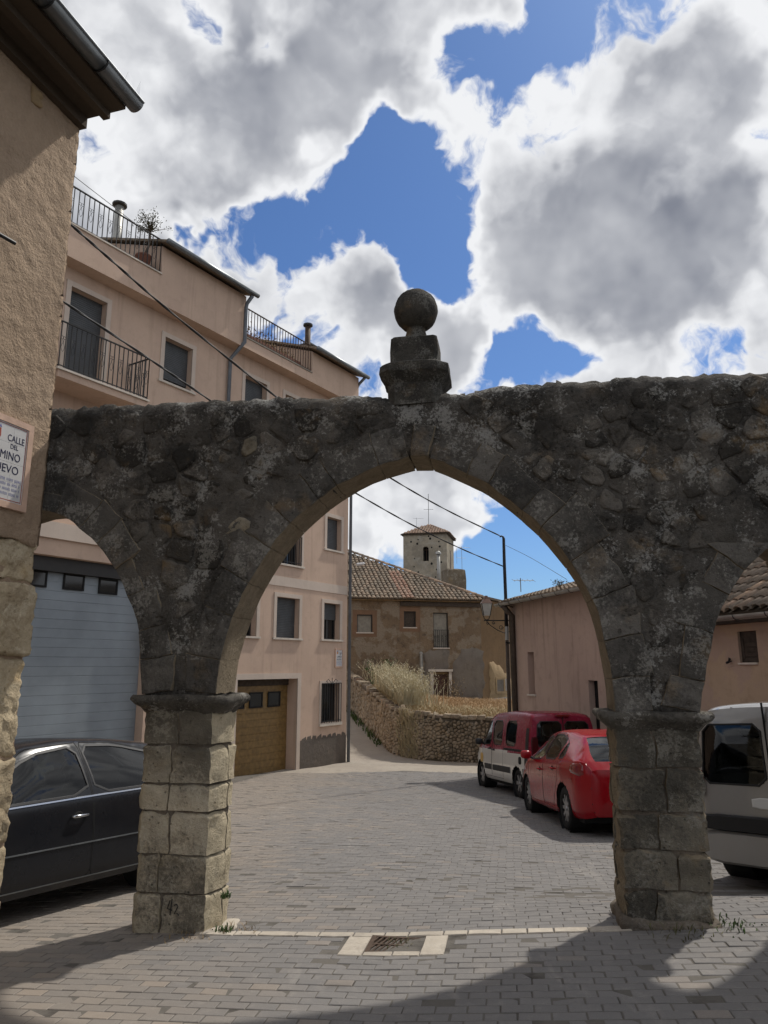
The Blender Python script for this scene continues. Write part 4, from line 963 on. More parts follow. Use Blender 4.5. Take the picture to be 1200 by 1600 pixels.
plaque(PK, -.72, -.27, 1.58, 2.22, 'small ceramic plaque high on the pink house beside the corner downpipe')

# ---- potted tree on the attic terrace
P = PK.w(-9.75, .05, 11.95)
pt = thing('potted_tree', P, 'small sparse tree in a brown pot on the attic terrace', 'potted tree')
MB().lathe([(.13, 0), (.20, .38), (.215, .40), (.215, .45), (.18, .45), (.17, .40), (.01, .40)], tuple(P), 16).build('pot', 'terracotta', pt, smooth=True)
tk = MB(); tp = P + Vector((0, 0, .4)); tp = tp + Vector((.1, .1, .0)); tk.tube([tp - Vector((.1, .1, 0)), tp + Vector((.02, 0, .5)), tp + Vector((-.01, .02, .95))], [.035, .028, .022], 6); lf = MB(); r_ = random.Random(5)
for k in range(26):
    a = r_.uniform(0, 6.28); e = r_.uniform(.35, 1.25); L = r_.uniform(.3, .62); d = Vector((math.cos(a) * math.cos(e), math.sin(a) * math.cos(e), math.sin(e))); q0 = tp + Vector((0, 0, r_.uniform(.8, .95)))
    pts = [q0 + d * L * t + Vector((0, 0, -.1 * t * t)) + Vector((r_.gauss(0, .02), r_.gauss(0, .02), 0)) for t in (0, .35, .7, 1)]; tk.tube(pts, [.013, .010, .007, .004], 4, False)
    for _ in range(26):
        c = pts[r_.choice((1, 2, 3, 3))] + Vector((r_.gauss(0, .05), r_.gauss(0, .05), r_.gauss(0, .05))); u = Vector((r_.gauss(0, 1), r_.gauss(0, 1), r_.gauss(0, 1))).normalized() * .03; v_ = u.cross(Vector((r_.gauss(0, 1), r_.gauss(0, 1), 1))).normalized() * .013
        lf.add([c - u, c + v_, c + u, c - v_], [(0, 1, 2, 3)])
tk.build('trunk', 'bark', pt); lf.build('crown', 'leaf_olive', pt)
P = PK.w(-4.4, -.3, 11.42); ht = thing('terrace_plants', P, 'dry climbing plant behind the rusty terrace railing beside the flue', 'plant')
lf = MB()
for k in range(1500):
    s = r_.uniform(-1.6, 1.2); c = PK.w(-4.4 + s, r_.uniform(-.5, .1), 11.55 + abs(r_.gauss(0, .3)) * (1.2 - .3 * abs(s))); u = Vector((r_.gauss(0, 1), r_.gauss(0, 1), r_.gauss(0, 1))).normalized() * .05; v_ = u.cross(Vector((r_.gauss(0, 1), r_.gauss(0, 1), 1))).normalized() * .02
    lf.add([c - u, c + v_, c + u, c - v_], [(0, 1, 2, 3)])
lf.build('foliage', 'straw', ht)
fbox(PK, -5.9, -3.1, -.35, .15, 11.405, 11.75).build('planter', 'terracotta', ht)

# ------------------------------------------------------------------ tiled roofs
def tile_roof(A, B, C, D, pu=.23, pr=.33, amp=.055, clip=None):
    """A-B eave, D-C top; barrel tiles: rounded columns stepping down in rows"""
    mb = MB(); mb.r = []; A, B, C, D = map(Vector, (A, B, C, D)); U = (B - A); W = (D - A); Lu, Lw = U.length, W.length; u = U / Lu; w_ = W / Lw; n = u.cross(w_).normalized()
    if n.z < 0: n = -n
    nc = int(Lu / pu); nr = int(Lw / pr); K = 6
    for r in range(nr):
        for c in range(nc):
            if clip and not clip((c + .5) * pu, (r + .5) * pr): continue
            j = mn.cell(Vector((r * 1.37 + .5, c * 2.11 + .5, .5))); du = .02 * (mn.cell(Vector((c + .5, r + .5, 7.5))) - .5); base = len(mb.v); wob = .03 * fnoise((c * pu, r * pr, 0), .35)
            for e, (ww, lift) in enumerate(((r * pr - .03, .035), ((r + 1) * pr, .0))):
                for k in range(K + 1):
                    t = math.pi * k / K; rad = pu * (.44 if e == 0 else .38)
                    mb.v.append(tuple(A + u * ((c + .5) * pu - rad * math.cos(t) + du) + w_ * ww + n * (lift + wob + math.sin(t) * amp * 1.25)))
            for k in range(K): mb.f.append((base + k, base + k + 1, base + K + 2 + k, base + K + 1 + k)); mb.r.append(j)
            # butt end of the tile
            mb.f.append(tuple(base + k for k in range(K + 1))); mb.r.append(j)
    return mb
def roof_deck(pts, th=.05):
    pts = [Vector(p) for p in pts]; n = (pts[1] - pts[0]).cross(pts[2] - pts[0]).normalized(); n = n if n.z > 0 else -n
    mb = MB(); k = len(pts); mb.v = [tuple(p - n * th) for p in pts] + [tuple(p) for p in pts]
    mb.f = [tuple(range(k))[::-1], tuple(range(k, 2 * k))] + [(i, (i + 1) % k, k + (i + 1) % k, k + i) for i in range(k)]
    return mb
# ---- old house behind the rubble wall
OH = FR((-4.2, 38.6), (9.6, 2.3))
eL = OH.local((5.32, 40.9, 0))[0]
oh = thing('old_house', OH.w(5, 0, -.4), 'old two-storey house with patched brown plaster and hipped tile roof', 'house')
EZ = 5.12
ow = []
for (u0, u1, v0, v1) in ((558, 582, 960, 988), (631, 650, 955, 980), (677, 701, 957, 1012)):
    a, z1 = OH.hit(u0, v0); b, z0 = OH.hit(u1, v1); ow.append((a, b, z0, z1, .22))
da, dz1 = OH.hit(677, 1050); db, dz0 = OH.hit(702, 1096)
wall_open(OH, 0, eL, -1.5, EZ, ow + [(da, db, -1.2, dz1, .3)]).build('front_wall', 'old_plaster', oh)
q = MB(); A = [OH.w(eL, 0, -1.5), OH.w(eL, -8, -1.5), OH.w(eL, -8, EZ), OH.w(eL, 0, EZ)]; q.add(A, [(0, 1, 2, 3)]); A = [OH.w(0, 0, -1.5), OH.w(0, -8, -1.5), OH.w(0, -8, EZ), OH.w(0, 0, EZ)]; q.add(A, [(3, 2, 1, 0)]); q.build('side_wall', 'old_plaster', oh)
for i, (a, b, c, d, _) in enumerate(ow):
    fbox(OH, a, b, -.2, -.14, c, d).build('shutter', 'shutter_pale' if i != 1 else 'old_wood', oh)
    if i < 2:
        q = MB(); t = .24
        for bx in ((a - t, b + t, d, d + t), (a - t, b + t, c - t, c), (a - t, a, c, d), (b, b + t, c, d)): OH.box(q, bx[0], bx[1], -.01, .012, bx[2], bx[3])
        q.build('plaster_repair', 'repair_plaster', oh)
    q = MB(); t = .05
    for bx in ((a, b, d - t, d), (a, a + t, c, d - t), (b - t, b, c, d - t)): OH.box(q, bx[0], bx[1], -.14, -.09, bx[2], bx[3])
    q.build('window_frame', 'frame_dark', oh)
    fbox(OH, a - .05, b + .05, -.1, .05, c - .06, c - .003).build('sill', 'sill_stone', oh)
a, b, c, d, _ = ow[2]; railing(OH, oh, a, b, .05, c, c + .95, 8, 'window_railing', True)
fbox(OH, da, db, -.28, -.22, -1.2, dz1 - .12).build('door', 'old_door', oh); fbox(OH, da, db, -.28, -.18, dz1 - .12, dz1).build('door_lintel', 'ochre_plaster', oh)
q = MB(); OH.box(q, da - .16, da, -.05, .02, -1.2, dz1); OH.box(q, db, db + .16, -.05, .02, -1.2, dz1); OH.box(q, da - .3, db + .2, -.02, .10, dz1 + .02, dz1 + .14); q.build('door_surround', 'sill_stone', oh)
def patch_plaster(fr, pts, mat, parent, name, o=.014):
    P2 = []
    for i in range(len(pts)):
        A_, B_ = np.array(pts[i]), np.array(pts[(i + 1) % len(pts)]); k = max(1, int(np.linalg.norm(B_ - A_) / .14))
        for t in range(k):
            q_ = A_ + (B_ - A_) * t / k; P2.append((q_[0] + .16 * fnoise((q_[0], q_[1], 1), 2.2), q_[1] + .16 * fnoise((q_[0], q_[1], 7), 2.2)))
    q = rough_stone(P2, -.02, o, lambda a, b, h: fr.w(a, h, b), amp=.008, bevel=.006, seg=.3, fs=3, levels=1, capn=2); return q.build(name, mat, parent, smooth=True)
hp = lambda *uv: [OH.hit(*p) for p in uv]
patch_plaster(OH, hp((664, 1090), (676, 1090), (676, 1048), (702, 1046), (704, 1018), (690, 1012), (672, 1014), (662, 1022))[::1], 'grey_plaster', oh, 'plaster_repair')
patch_plaster(OH, hp((705, 1100), (756, 1105), (757, 1020), (745, 1010), (722, 1015), (708, 1040))[::1], 'grey_plaster', oh, 'plaster_repair')
q = MB(); s, z = OH.hit(657, 1022); s2, z2 = OH.hit(657, 1090); q.tube([OH.w(s, .12, z2), OH.w(s, .12, z)], .075, 10); q.lathe([(.09, z), (.09, z + .08), (.01, z + .13)], tuple(OH.w(s, .12, 0)), 10); q.build('drainpipe', 'zinc_pale', oh)
q = MB(); OH.box(q, 5.2, eL, -.02, .13, EZ - .32, EZ - .1); q.build('eave_beam', 'old_wood', oh)
fbox(OH, 0, eL + .2, -.1, .3, EZ - .06, EZ + .03).build('eave_board', 'ochre_plaster', oh)
AP = OH.w(2.0, -6.8, 9.15); Ae = OH.w(-.5, .38, EZ + .02); Be = OH.w(eL + .35, .38, EZ + .02); Bb = OH.w(eL + .35, -14, EZ + .02); Al = OH.w(-.5, -6.8, 9.15)
roof_deck([Ae, Be, AP, Al], .06).build('roof_deck', 'soffit_dark', oh); roof_deck([Be, Bb, AP], .06).build('roof_deck', 'soffit_dark', oh)
Le = (Be - Ae).length; Lw = math.hypot(7.18, 4.03)
def hipclip(u, w_): return u < Le - (Le - 2.5) * (w_ / Lw)
top = OH.w(-.5, -6.8, 9.15)
rt = tile_roof(Ae, Be, Be + (top - Ae), top, .24, .34, .06, hipclip); rt.build('roof_tiles', 'roof_tile', oh, smooth=False, kind='stuff')
# newer red tiles: three columns
c0 = OH.local(atY(628, 935, 39.5))[0] + .5; q = MB(); q.r = []
lift = Vector((0, 0, .03)); rt2 = tile_roof(Ae + OH.d * c0 + lift, Ae + OH.d * (c0 + .74) + lift, top + OH.d * (c0 + .74) + lift, top + OH.d * c0 + lift, .24, .34, .06, lambda u, w_: w_ < 3.6)
rt2.build('new_tiles', 'roof_tile_red', oh, kind='stuff', label='patch of newer red roof tiles')
hp_ = []; nh_ = 30; ht_mesh = None
for i in range(nh_):
    t = (i + .3) / nh_; p = Be + (AP - Be) * t; q = MB(); d = (AP - Be).normalized(); sd_ = d.cross(Vector((0, 0, 1))).normalized(); up = sd_.cross(d)
    for e, (dd, rad) in enumerate(((-.08, .15), (.36, .12))):
        for k in range(7):
            a = math.pi * k / 6; q.v.append(tuple(p + d * dd - sd_ * rad * math.cos(a) + up * (rad * math.sin(a) * .9 + .06)))
    q.f = [(k, k + 1, 8 + k, 7 + k) for k in range(6)] + [tuple(range(7))]
    q.build('hip_tile', 'roof_tile_mixed', oh)
ch = MB(); p = atY(686, 915, 43.0); p2 = atY(685, 866, 43.0); ch.tube([p - Vector((0, 0, .5)), p2], .10, 10); ch.lathe([(.16, p2.z), (.16, p2.z + .12), (.02, p2.z + .2)], (p2.x, p2.y, 0), 10); ch.lathe([(.3, p.z - .5), (.22, p.z + .1), (.1, p.z + .3)], (p.x, p.y, 0), 10)
ch.build('flue_pipe', 'zinc_pale', oh, smooth=True)
p = atY(570, 880, 42.5)
q = MB(); q.tube([p + Vector((-.45, -.3, -.12)), p + Vector((-.1, -.15, -.05)), p + Vector((0, .0, 0))], [.10, .1, .02], 6); q.build('plastic_sheet', 'white_enamel', oh)
# brown house beyond
BH = FR(OH.w(eL, -.5, 0).xy, (.62, .78))
bh = thing('brown_house', BH.w(2, 0, -.5), 'windowless brown plastered house wall between old house and street lamp', 'house')
wall_open(BH, 0, 7.5, -1.8, 5.3, []).build('wall', 'brown_plaster', bh)
bb = MB(); BH.box(bb, .05, 7.4, -6, -.05, -1.8, 5.25); bb.build('wall_body', 'brown_plaster', bh)
rp = [BH.w(-.1, .15, 5.55), BH.w(7.6, .15, 5.15), BH.w(7.6, -6, 6.2), BH.w(-.1, -6, 6.2)]; roof_deck(rp, .12).build('roof', 'roof_tile', bh)
hb = lambda *uv: [BH.hit(*p) for p in uv]
patch_plaster(BH, hb((764, 1105), (803, 1105), (803, 1062), (790, 1052), (778, 1038), (768, 1034), (764, 1036)), 'ochre_plaster', bh, 'plaster_patch', .03)
(a, z1), (b, z0) = BH.hit(775, 1062), BH.hit(786, 1080); q = MB(); t = .12
for bx in ((a - t, b + t, z1, z1 + t), (a - t, b + t, z0 - t, z0), (a - t, a, z0, z1), (b, b + t, z0, z1)): BH.box(q, bx[0], bx[1], .0, .07, bx[2], bx[3])
q.build('niche_surround', 'ochre_plaster', bh); fbox(BH, a, b, .0, .045, z0, z1).build('blocked_niche', 'grey_plaster', bh)
# church tower
tw0 = atY(630, 835, 88); tw1 = atY(697.5, 837, 86.7)
TW = FR(tw0.xy, (tw1.x - tw0.x, tw1.y - tw0.y)); TL = (tw1 - tw0).length; tzt = tw0.z
tw = thing('church_tower', TW.w(TL / 2, 0, 2), 'square stone church tower with arched belfry opening and low tile roof', 'tower')
(ba, bz1), (bb_, bz0) = TW.hit(660.5, 854), TW.hit(670, 876.5); TD = TL * 1.0
rz_ = (bb_ - ba) / 2; wall_open(TW, 0, TL, -2, tzt, [(ba, bb_, bz0, bz1, .8)]).build('front_wall', 'tower_stone', tw)
ac = MB(); n = 12; zc = bz1 - rz_
for k in range(n + 1):
    t = math.pi * k / n; ac.v += [tuple(TW.w((ba + bb_) / 2 - rz_ * math.cos(t), -.02, zc + rz_ * math.sin(t))), tuple(TW.w((ba + bb_) / 2 - rz_ * 1.02 * math.cos(t) if 0 < k < n else (ba if k == 0 else bb_), -.02, bz1 + .01))]
ac.f = [(2 * k, 2 * k + 2, 2 * k + 3, 2 * k + 1) for k in range(n)]; ac.build('belfry_arch', 'tower_stone', tw)
fbox(TW, ba - .1, bb_ + .1, -1.2, -.8, bz0 - .1, bz1 + .1).build('belfry_void', 'void', tw)
q = MB(); TW.box(q, (ba + bb_) / 2 - .03, (ba + bb_) / 2 + .03, -.5, -.44, bz0, zc + .4); TW.box(q, ba, bb_, -.5, -.44, zc - .05, zc + .05); q.build('belfry_bars', 'rusty_iron', tw)
s, z = TW.hit(665, 884); q = MB().lathe([(.9, 0), (.5, .3), (.02, .35)], (0, 0, 0), 12); 
q = MB(); A = [TW.w(TL, 0, -2), TW.w(TL, -TD, -2), TW.w(TL, -TD, tzt), TW.w(TL, 0, tzt)]; q.add(A, [(0, 1, 2, 3)]); A = [TW.w(0, 0, -2), TW.w(0, -TD, -2), TW.w(0, -TD, tzt), TW.w(0, 0, tzt)]; q.add(A, [(3, 2, 1, 0)]); A = [TW.w(0, -TD, -2), TW.w(TL, -TD, -2), TW.w(TL, -TD, tzt), TW.w(0, -TD, tzt)]; q.add(A, [(3, 2, 1, 0)]); q.build('side_wall', 'tower_stone', tw)
fs_ = FR(TW.w(TL, 0, 0).xy, (-TW.n.x, -TW.n.y)); fbox(fs_, 2.3, 2.9, -.1, .02, tzt - 4.4, tzt - 1.8).build('slit_opening', 'rusty_iron', tw)
for k in range(26):
    s = r_.uniform(.3, TL - .3); z = r_.uniform(tzt - 5.5, tzt - .3)
    if ba - .3 < s < bb_ + .3 and z < bz1 + .3: continue
    h_ = r_.uniform(.06, .16); q = MB(); ci = [TW.w(s + h_ * math.cos(t), .012, z + h_ * 1.1 * math.sin(t)) for t in np.linspace(0, 5.6, 7)]; q.add(ci, [tuple(range(7))]); q.add([p - TW.n * .3 for p in ci], [tuple(range(7))]); q.f += [(i, (i + 1) % 7, 7 + (i + 1) % 7, 7 + i) for i in range(7)]
    q.build('putlog_hole', 'void', tw)
ov = .28; E_ = [TW.w(-ov, ov, tzt), TW.w(TL + ov, ov, tzt), TW.w(TL + ov, -TD - ov, tzt), TW.w(-ov, -TD - ov, tzt)]; apx = TW.w(TL / 2, -TD / 2, tzt + 1.6)
for i in range(4): roof_deck([E_[i], E_[(i + 1) % 4], apx], .18).build('roof_deck', 'soffit_dark', tw)
def hip_tri(A, B, C):
    L = (B - A).length; mid = (A + B) / 2; H_ = (C - mid).length
    return tile_roof(A, B, B + (C - mid), A + (C - mid), .34, .45, .09, lambda u, w_: abs(u - L / 2) < L / 2 * (1 - w_ / H_))
for i in (0, 1): hip_tri(E_[i], E_[(i + 1) % 4], apx).build('roof_tiles', 'tower_tile', tw, kind='stuff')
q = MB(); q.tube([apx, apx + Vector((0, 0, 3.9))], .032, 6); q.tube([apx + Vector((-.6, 0, 1.9)), apx + Vector((.6, 0, 1.9))], .02, 5); q.build('iron_cross', 'iron', tw)
# stone stump behind the ridge
p0 = atY(699, 905, 60); p1 = atY(727, 888, 60); stf = FR((p0.x, 60), (1, .25)); st = thing('stone_stump', stf.w(.7, 0, 4), 'square dark stone stump rising behind the old house roof beside the tower', 'building')
q = rough_stone([(0, 0), (0, -1.6), (1.6, -1.6), (1.6, 0)], 2, p1.z, lambda a, b, h: stf.w(a, b, h), amp=.12, bevel=.08, seg=.4, fs=1.2, levels=8, capn=2); q.build('masonry', 'rubble_stone', st)
def antenna(P, h, n, w_, label, yaw=.3, low=False):
    a = thing('television_antenna', P, label, 'antenna', 'rooftop antennas'); q = MB(); q.tube([P, P + Vector((0, 0, h))], .018, 5); q.build('mast', 'zinc', a)
    d = Vector((math.cos(yaw), math.sin(yaw), 0)); e = Vector((-d.y, d.x, 0)) * .9 + Vector((0, 0, .3)); T = P + Vector((0, 0, h - .08)); q = MB(); q.tube([T - d * w_ * .35, T + d * w_ * .65], .012, 4); q.build('boom', 'zinc', a)
    for k in range(n):
        c = T + d * w_ * (-.35 + k / (n - 1)); q = MB(); q.tube([c - e * .22, c + e * .22], .008, 4); q.build('element', 'zinc', a)
    if low:
        q = MB(); T2 = P + Vector((0, 0, h * .5)); q.tube([T2 - d * .45, T2 + d * .35], .012, 4); q.tube([T2 - d * .45 - Vector((0, 0, .5)), T2 - d * .45 + Vector((0, 0, .8))], .01, 4); q.build('lower_boom', 'zinc', a)
antenna(atY(722, 890, 61), 1.95, 6, 1.1, 'tall two-tier television antenna beside the church tower', .25, True)
antenna(Vector(apx) + Vector((-1.6, -2.2, -.9)), 1.3, 5, 1.3, 'thin television antenna on the church tower roof', .1)
antenna(atY(814, 925, 26.5), .5, 5, .75, 'small television antenna over the right-hand pink house', .1)

# ------------------------------------------------------------------ rubble retaining wall and terrace
RB = [(-2.6, 40.5), (-1.95, 38.4), (-.9, 33.6), (.05, 29.3), (.22, 28.5), (.55, 27.7), (1.1, 26.95), (1.9, 26.35), (3.2, 25.9), (5.2, 25.6)]
RT = [1.45, 1.25, .78, .22, .10, .02, -.02, -.05, -.10, -.12]
rd = np.r_[0, np.cumsum([math.dist(RB[i], RB[i + 1]) for i in range(len(RB) - 1)])]
def rw(t, z, o):
    x = np.interp(t, rd, [p[0] for p in RB]); y = np.interp(t, rd, [p[1] for p in RB]); e = .25
    dx = np.interp(t + e, rd, [p[0] for p in RB]) - np.interp(t - e, rd, [p[0] for p in RB]); dy = np.interp(t + e, rd, [p[1] for p in RB]) - np.interp(t - e, rd, [p[1] for p in RB]); L = math.hypot(dx, dy) or 1
    return Vector((x + dy / L * o, y - dx / L * o, z))
def rtop(t): return float(np.interp(t, rd, RT)) + .06 * fnoise((t, 0, 0), 1.7)
rwl = thing('rubble_wall', rw(13, -1.6, 0), 'low dry-stone retaining wall of tan rubble below the dry grass', 'stone wall')
cm = MB(); ts = np.arange(0, rd[-1] + .01, .16); NZ = 10
for t in ts:
    z0 = gz(*rw(t, 0, 0).xy) - .2; z1 = rtop(t)
    for k in range(NZ + 1): z = z0 + (z1 - z0) * k / NZ; cm.v.append(tuple(rw(t, z, -.03 - .05 * k / NZ + .03 * fnoise((t, z, 1), 2.5))))
    cm.v.append(tuple(rw(t, z1 - .02, -.45))); cm.v.append(tuple(rw(t, z0, -.45)))
mm = NZ + 3
for i in range(len(ts) - 1):
    for k in range(mm - 1): cm.f.append((i * mm + k, (i + 1) * mm + k, (i + 1) * mm + k + 1, i * mm + k + 1))
cm.build('wall_core', 'rubble_mortar', rwl, smooth=True)
pts = []; tr = 0
while len(pts) < 1100 and tr < 50000:
    tr += 1; t = rng.uniform(0, rd[-1]); far = t < rd[3]; p = np.array([t, rng.uniform(-1.75, 1.5)]); dm = .2 if far else .105
    if p[1] < gz(*rw(t, 0, 0).xy) or p[1] > rtop(t) - .05: continue
    if all(math.hypot(p[0] - q[0], (p[1] - q[1]) * 1.25) > dm for q in pts): pts.append(p)
n = 0; more = MB()
vis = sorted(range(len(pts)), key=lambda i: -pts[i][0])
cl_ = voronoi_cells(pts, (-.3, rd[-1] + .3, -1.9, 1.7))
for i in vis:
    if len(cl_[i]) < 3: continue
    Q = shrink_round(cl_[i], rng.uniform(.010, .022), .1)
    if max(math.hypot(*(q - pts[i])) for q in Q) > .34: continue
    q = rough_stone(Q, -.12, .02 + rng.uniform(0, .05), lambda a, b, h: rw(a, b, h), amp=.03, bevel=.015, seg=.3, fs=6, levels=1, capn=1, dome=.004)
    if n < 298: q.build('stone', 'rubble_stone', rwl, smooth=True)
    else: more.add(q.v, q.f)
    n += 1
if more.v: more.build('stones', 'rubble_stone', rwl, smooth=True, kind='stuff')
cp = MB()
for t in np.arange(.1, rd[-1], .3):
    z = rtop(t); q = rough_stone([(t - .14, .02), (t + .14, .02), (t + .13, -.34), (t - .13, -.32)][::-1], z - .06, z + .05 + rng.uniform(-.02, .05), lambda a, b, h: rw(a, h, b), amp=.035, bevel=.02, seg=.15, fs=5, levels=1, capn=1)
    q.build('coping_stone', 'rubble_stone' if rng.random() < .8 else 'roof_tile_mixed', rwl, smooth=True)
# terrace of earth behind it
tm = MB(); K_ = 9
for i, t in enumerate(np.linspace(0, rd[-1], 50)):
    a = rw(t, 0, -.3); zt = rtop(t) - .02; b = OH.w(float(np.interp(t, [0, rd[-1]], [1.0, eL + 4])), .4, -.25)
    for k in range(K_):
        f = k / (K_ - 1); p = a * (1 - f) + b * f; p.z = zt * (1 - f) + (-.25) * f + .08 * fnoise((p.x, p.y, 0), .9) + .14 * math.sin(f * math.pi); tm.v.append(tuple(p))
tm.f = [(i * K_ + k, (i + 1) * K_ + k, (i + 1) * K_ + k + 1, i * K_ + k + 1) for i in range(49) for k in range(K_ - 1)]
o = tm.build('terrace', 'straw', smooth=True, kind='structure'); tag(o, 'strawy bank of earth above the rubble wall', 'bank')
tv = np.array(tm.v).reshape(50, K_, 3)
def grass(name, mat, label, n, region, h, spread, cat='grass', head=False, w_=.012, parent=None):
    mb = MB(); R = random.Random(len(name) + n)
    for _ in range(n):
        p = Vector(region(R)); a = R.uniform(0, 6.28); L = h * R.uniform(.5, 1.15); ln = Vector((math.cos(a), math.sin(a), 0)) * spread * R.uniform(.1, 1) * L; b = R.uniform(0, 6.28); sdv = Vector((math.cos(b), math.sin(b), 0)) * w_
        q1 = p + Vector((0, 0, L * .55)) + ln * .3; q2 = p + Vector((0, 0, L)) + ln
        mb.add([p - sdv, p + sdv, q1 + sdv * .8, q1 - sdv * .8, q2], [(0, 1, 2, 3), (3, 2, 4)])
        if head:
            for k in range(4):
                c = q1 + (q2 - q1) * (.35 + .2 * k) + Vector((R.gauss(0, .02), R.gauss(0, .02), 0)); e = Vector((R.gauss(0, .03), R.gauss(0, .03), .05)); mb.add([c - e * .6, c + sdv * 1.3, c + e, c - sdv * 1.3], [(0, 1, 2, 3)])
    o = mb.build(name, mat, parent, kind='stuff')
    if parent is None: tag(o, label, cat)
    return o
def terr(i0, i1, k0, k1):
    def f(R):
        i = R.uniform(i0, i1); k = R.uniform(k0, k1); a, b = int(i), int(k); a = min(a, 48); b = min(b, K_ - 2); fi, fk = i - a, k - b
        return tv[a, b] * (1 - fi) * (1 - fk) + tv[a + 1, b] * fi * (1 - fk) + tv[a, b + 1] * (1 - fi) * fk + tv[a + 1, b + 1] * fi * fk
    return f
def wild(R):
    t = R.gauss(rd[3] - 1.0, 1.5); t = min(max(t, 2.5), rd[4] + .4); p = rw(t, 0, -.35 - abs(R.gauss(0, .6))); p.z = rtop(t) - .05 + .15; return p
grass('oat_grass', 'grass_pale', 'tall pale dry oat grass on the bank beside the rubble wall', 1500, wild, 1.0, .8, head=True)
grass('dry_grass', 'grass_orange', 'short orange dry grass covering the bank behind the rubble wall', 9000, terr(20, 49, 0, 7.9), .2, 1.5)
grass('straw_grass', 'grass_dry', 'straw-coloured grass fringe hanging over the rubble wall top', 2600, terr(22, 49, 0, 1.4), .26, 1.8)
def shrub(P, rx, rz, n, label, mat='leaf_green', seed=1, size=.07, name='shrub'):
    r = thing(name, P, label, 'shrub'); R = random.Random(seed); lf = MB(); tk = MB(); P = Vector(P)
    for _ in range(9):
        a = R.uniform(0, 6.28); d = Vector((math.cos(a) * rx * R.uniform(.2, .8), math.sin(a) * rx * R.uniform(.2, .8), rz * R.uniform(.5, 1.0))); tk.tube([P, P + d * .5 + Vector((0, 0, .05)), P + d], [.02 * rz, .013 * rz, .006 * rz], 4, False)
        for _ in range(n // 9):
            c = P + d * R.uniform(.35, 1.08) + Vector((R.gauss(0, rx * .22), R.gauss(0, rx * .22), R.gauss(0, rz * .10))); c.z = max(c.z, P.z)
            u = Vector((R.gauss(0, 1), R.gauss(0, 1), R.gauss(0, 1))).normalized() * size * R.uniform(.5, 1.1); v_ = u.cross(Vector((R.gauss(0, 1), R.gauss(0, 1), 1))).normalized() * size * .45; lf.add([c - u, c + v_, c + u, c - v_], [(0, 1, 2, 3)])
    tk.build('stems', 'bark', r); lf.build('leaves', mat, r)
    return r
p = rw(rd[2] - 1.5, 0, -1.0); shrub((p.x, p.y, .55), .7, 1.3, 1100, 'dark green shrub at the far left end of the rubble wall', seed=2)
p = rw(rd[3] - 2.2, 0, -1.5); shrub((p.x, p.y, .3), .5, .9, 700, 'dark green shrub behind the tall oat grass near the drainpipe', seed=3)
p = OH.w(da + .6, 1.4, 0); shrub((p.x, p.y, -.2), .9, 1.15, 420, 'reddish dry bush in front of the old house door', 'rust_leaf' if 'rust_leaf' in M else 'straw', seed=4, size=.05)
grass('wall_foot_weeds', 'leaf_green', 'dark weeds along the shaded foot of the lane wall', 140, lambda R: (lambda t: Vector((*rw(t, 0, R.uniform(.02, .3)).xy, gz(*rw(t, 0, .1).xy))))(R.uniform(.5, rd[3] - .2)), .34, 1.1, 'weeds', w_=.03)
def streak(R):
    t = R.gauss(rd[5] + .55, .28); z = R.uniform(gz(*rw(t, 0, 0).xy), rtop(t)); return rw(t, z, .06)
grass('dry_creeper', 'grass_dry', 'dry straw tuft trailing down the rubble wall face', 800, streak, .3, .9, 'creeper')
# ------------------------------------------------------------------ right-hand houses
RH = FR((3.9, 23.0), (.237, -.971))
rh = thing('rose_house', RH.w(4, 0, -1.3), 'rose plastered house with zinc gutter and brown downpipe right of the lamp', 'house')
RZ = 3.50; REND = 7.8
(wa, wz1), (wb, wz0) = RH.hit(824, 1019), RH.hit(836.5, 1085); (ga_, gz1), (gb_, gz0) = RH.hit(919, 1063), RH.hit(938, 1140)
wall_open(RH, 0, REND, -2, RZ, [(wa, wb, wz0, wz1, .22), (ga_, gb_, -2.0, gz1, .22)]).build('wall', 'rose_plaster', rh)
fbox(RH, wa, wb, -.26, -.215, wz0, wz1).build('blind_window', 'rose_plaster', rh); fbox(RH, wa - .06, wb + .06, -.2, .04, wz0 - .05, wz0 - .002).build('sill', 'sill_stone', rh)
dgt = fbox(RH, ga_, gb_, -.25, -.20, -2, gz1).build('barred_door', 'old_wood', rh)
for i in range(6):
    s = ga_ + (gb_ - ga_) * (i + .5) / 6; fbox(RH, s - .02, s + .02, -.19, -.15, -2, gz1 - .02).build('bar', 'iron', dgt)
bb = MB(); A = [RH.w(0, 0, -2), RH.w(REND, 0, -2), RH.w(REND, -7, -2), RH.w(0, -7, -2)]; q = [Vector((p.x, p.y, RZ)) for p in A]; q[2].z = q[3].z = RZ + 1.9
bb.add(A + q, [(1, 2, 6, 5), (2, 3, 7, 6), (3, 0, 4, 7)]); bb.build('side_wall', 'rose_plaster', rh)
C = [RH.w(-.15, .28, RZ + .02), RH.w(REND + .1, .28, RZ + .02), RH.w(REND + .1, -7.2, RZ + 2.0), RH.w(-.15, -7.2, RZ + 2.0)]
roof_deck(C, .07).build('roof_deck', 'soffit_dark', rh)
tile_roof(*C, .23, .36, .055).build('roof_tiles', 'roof_tile', rh, kind='stuff')
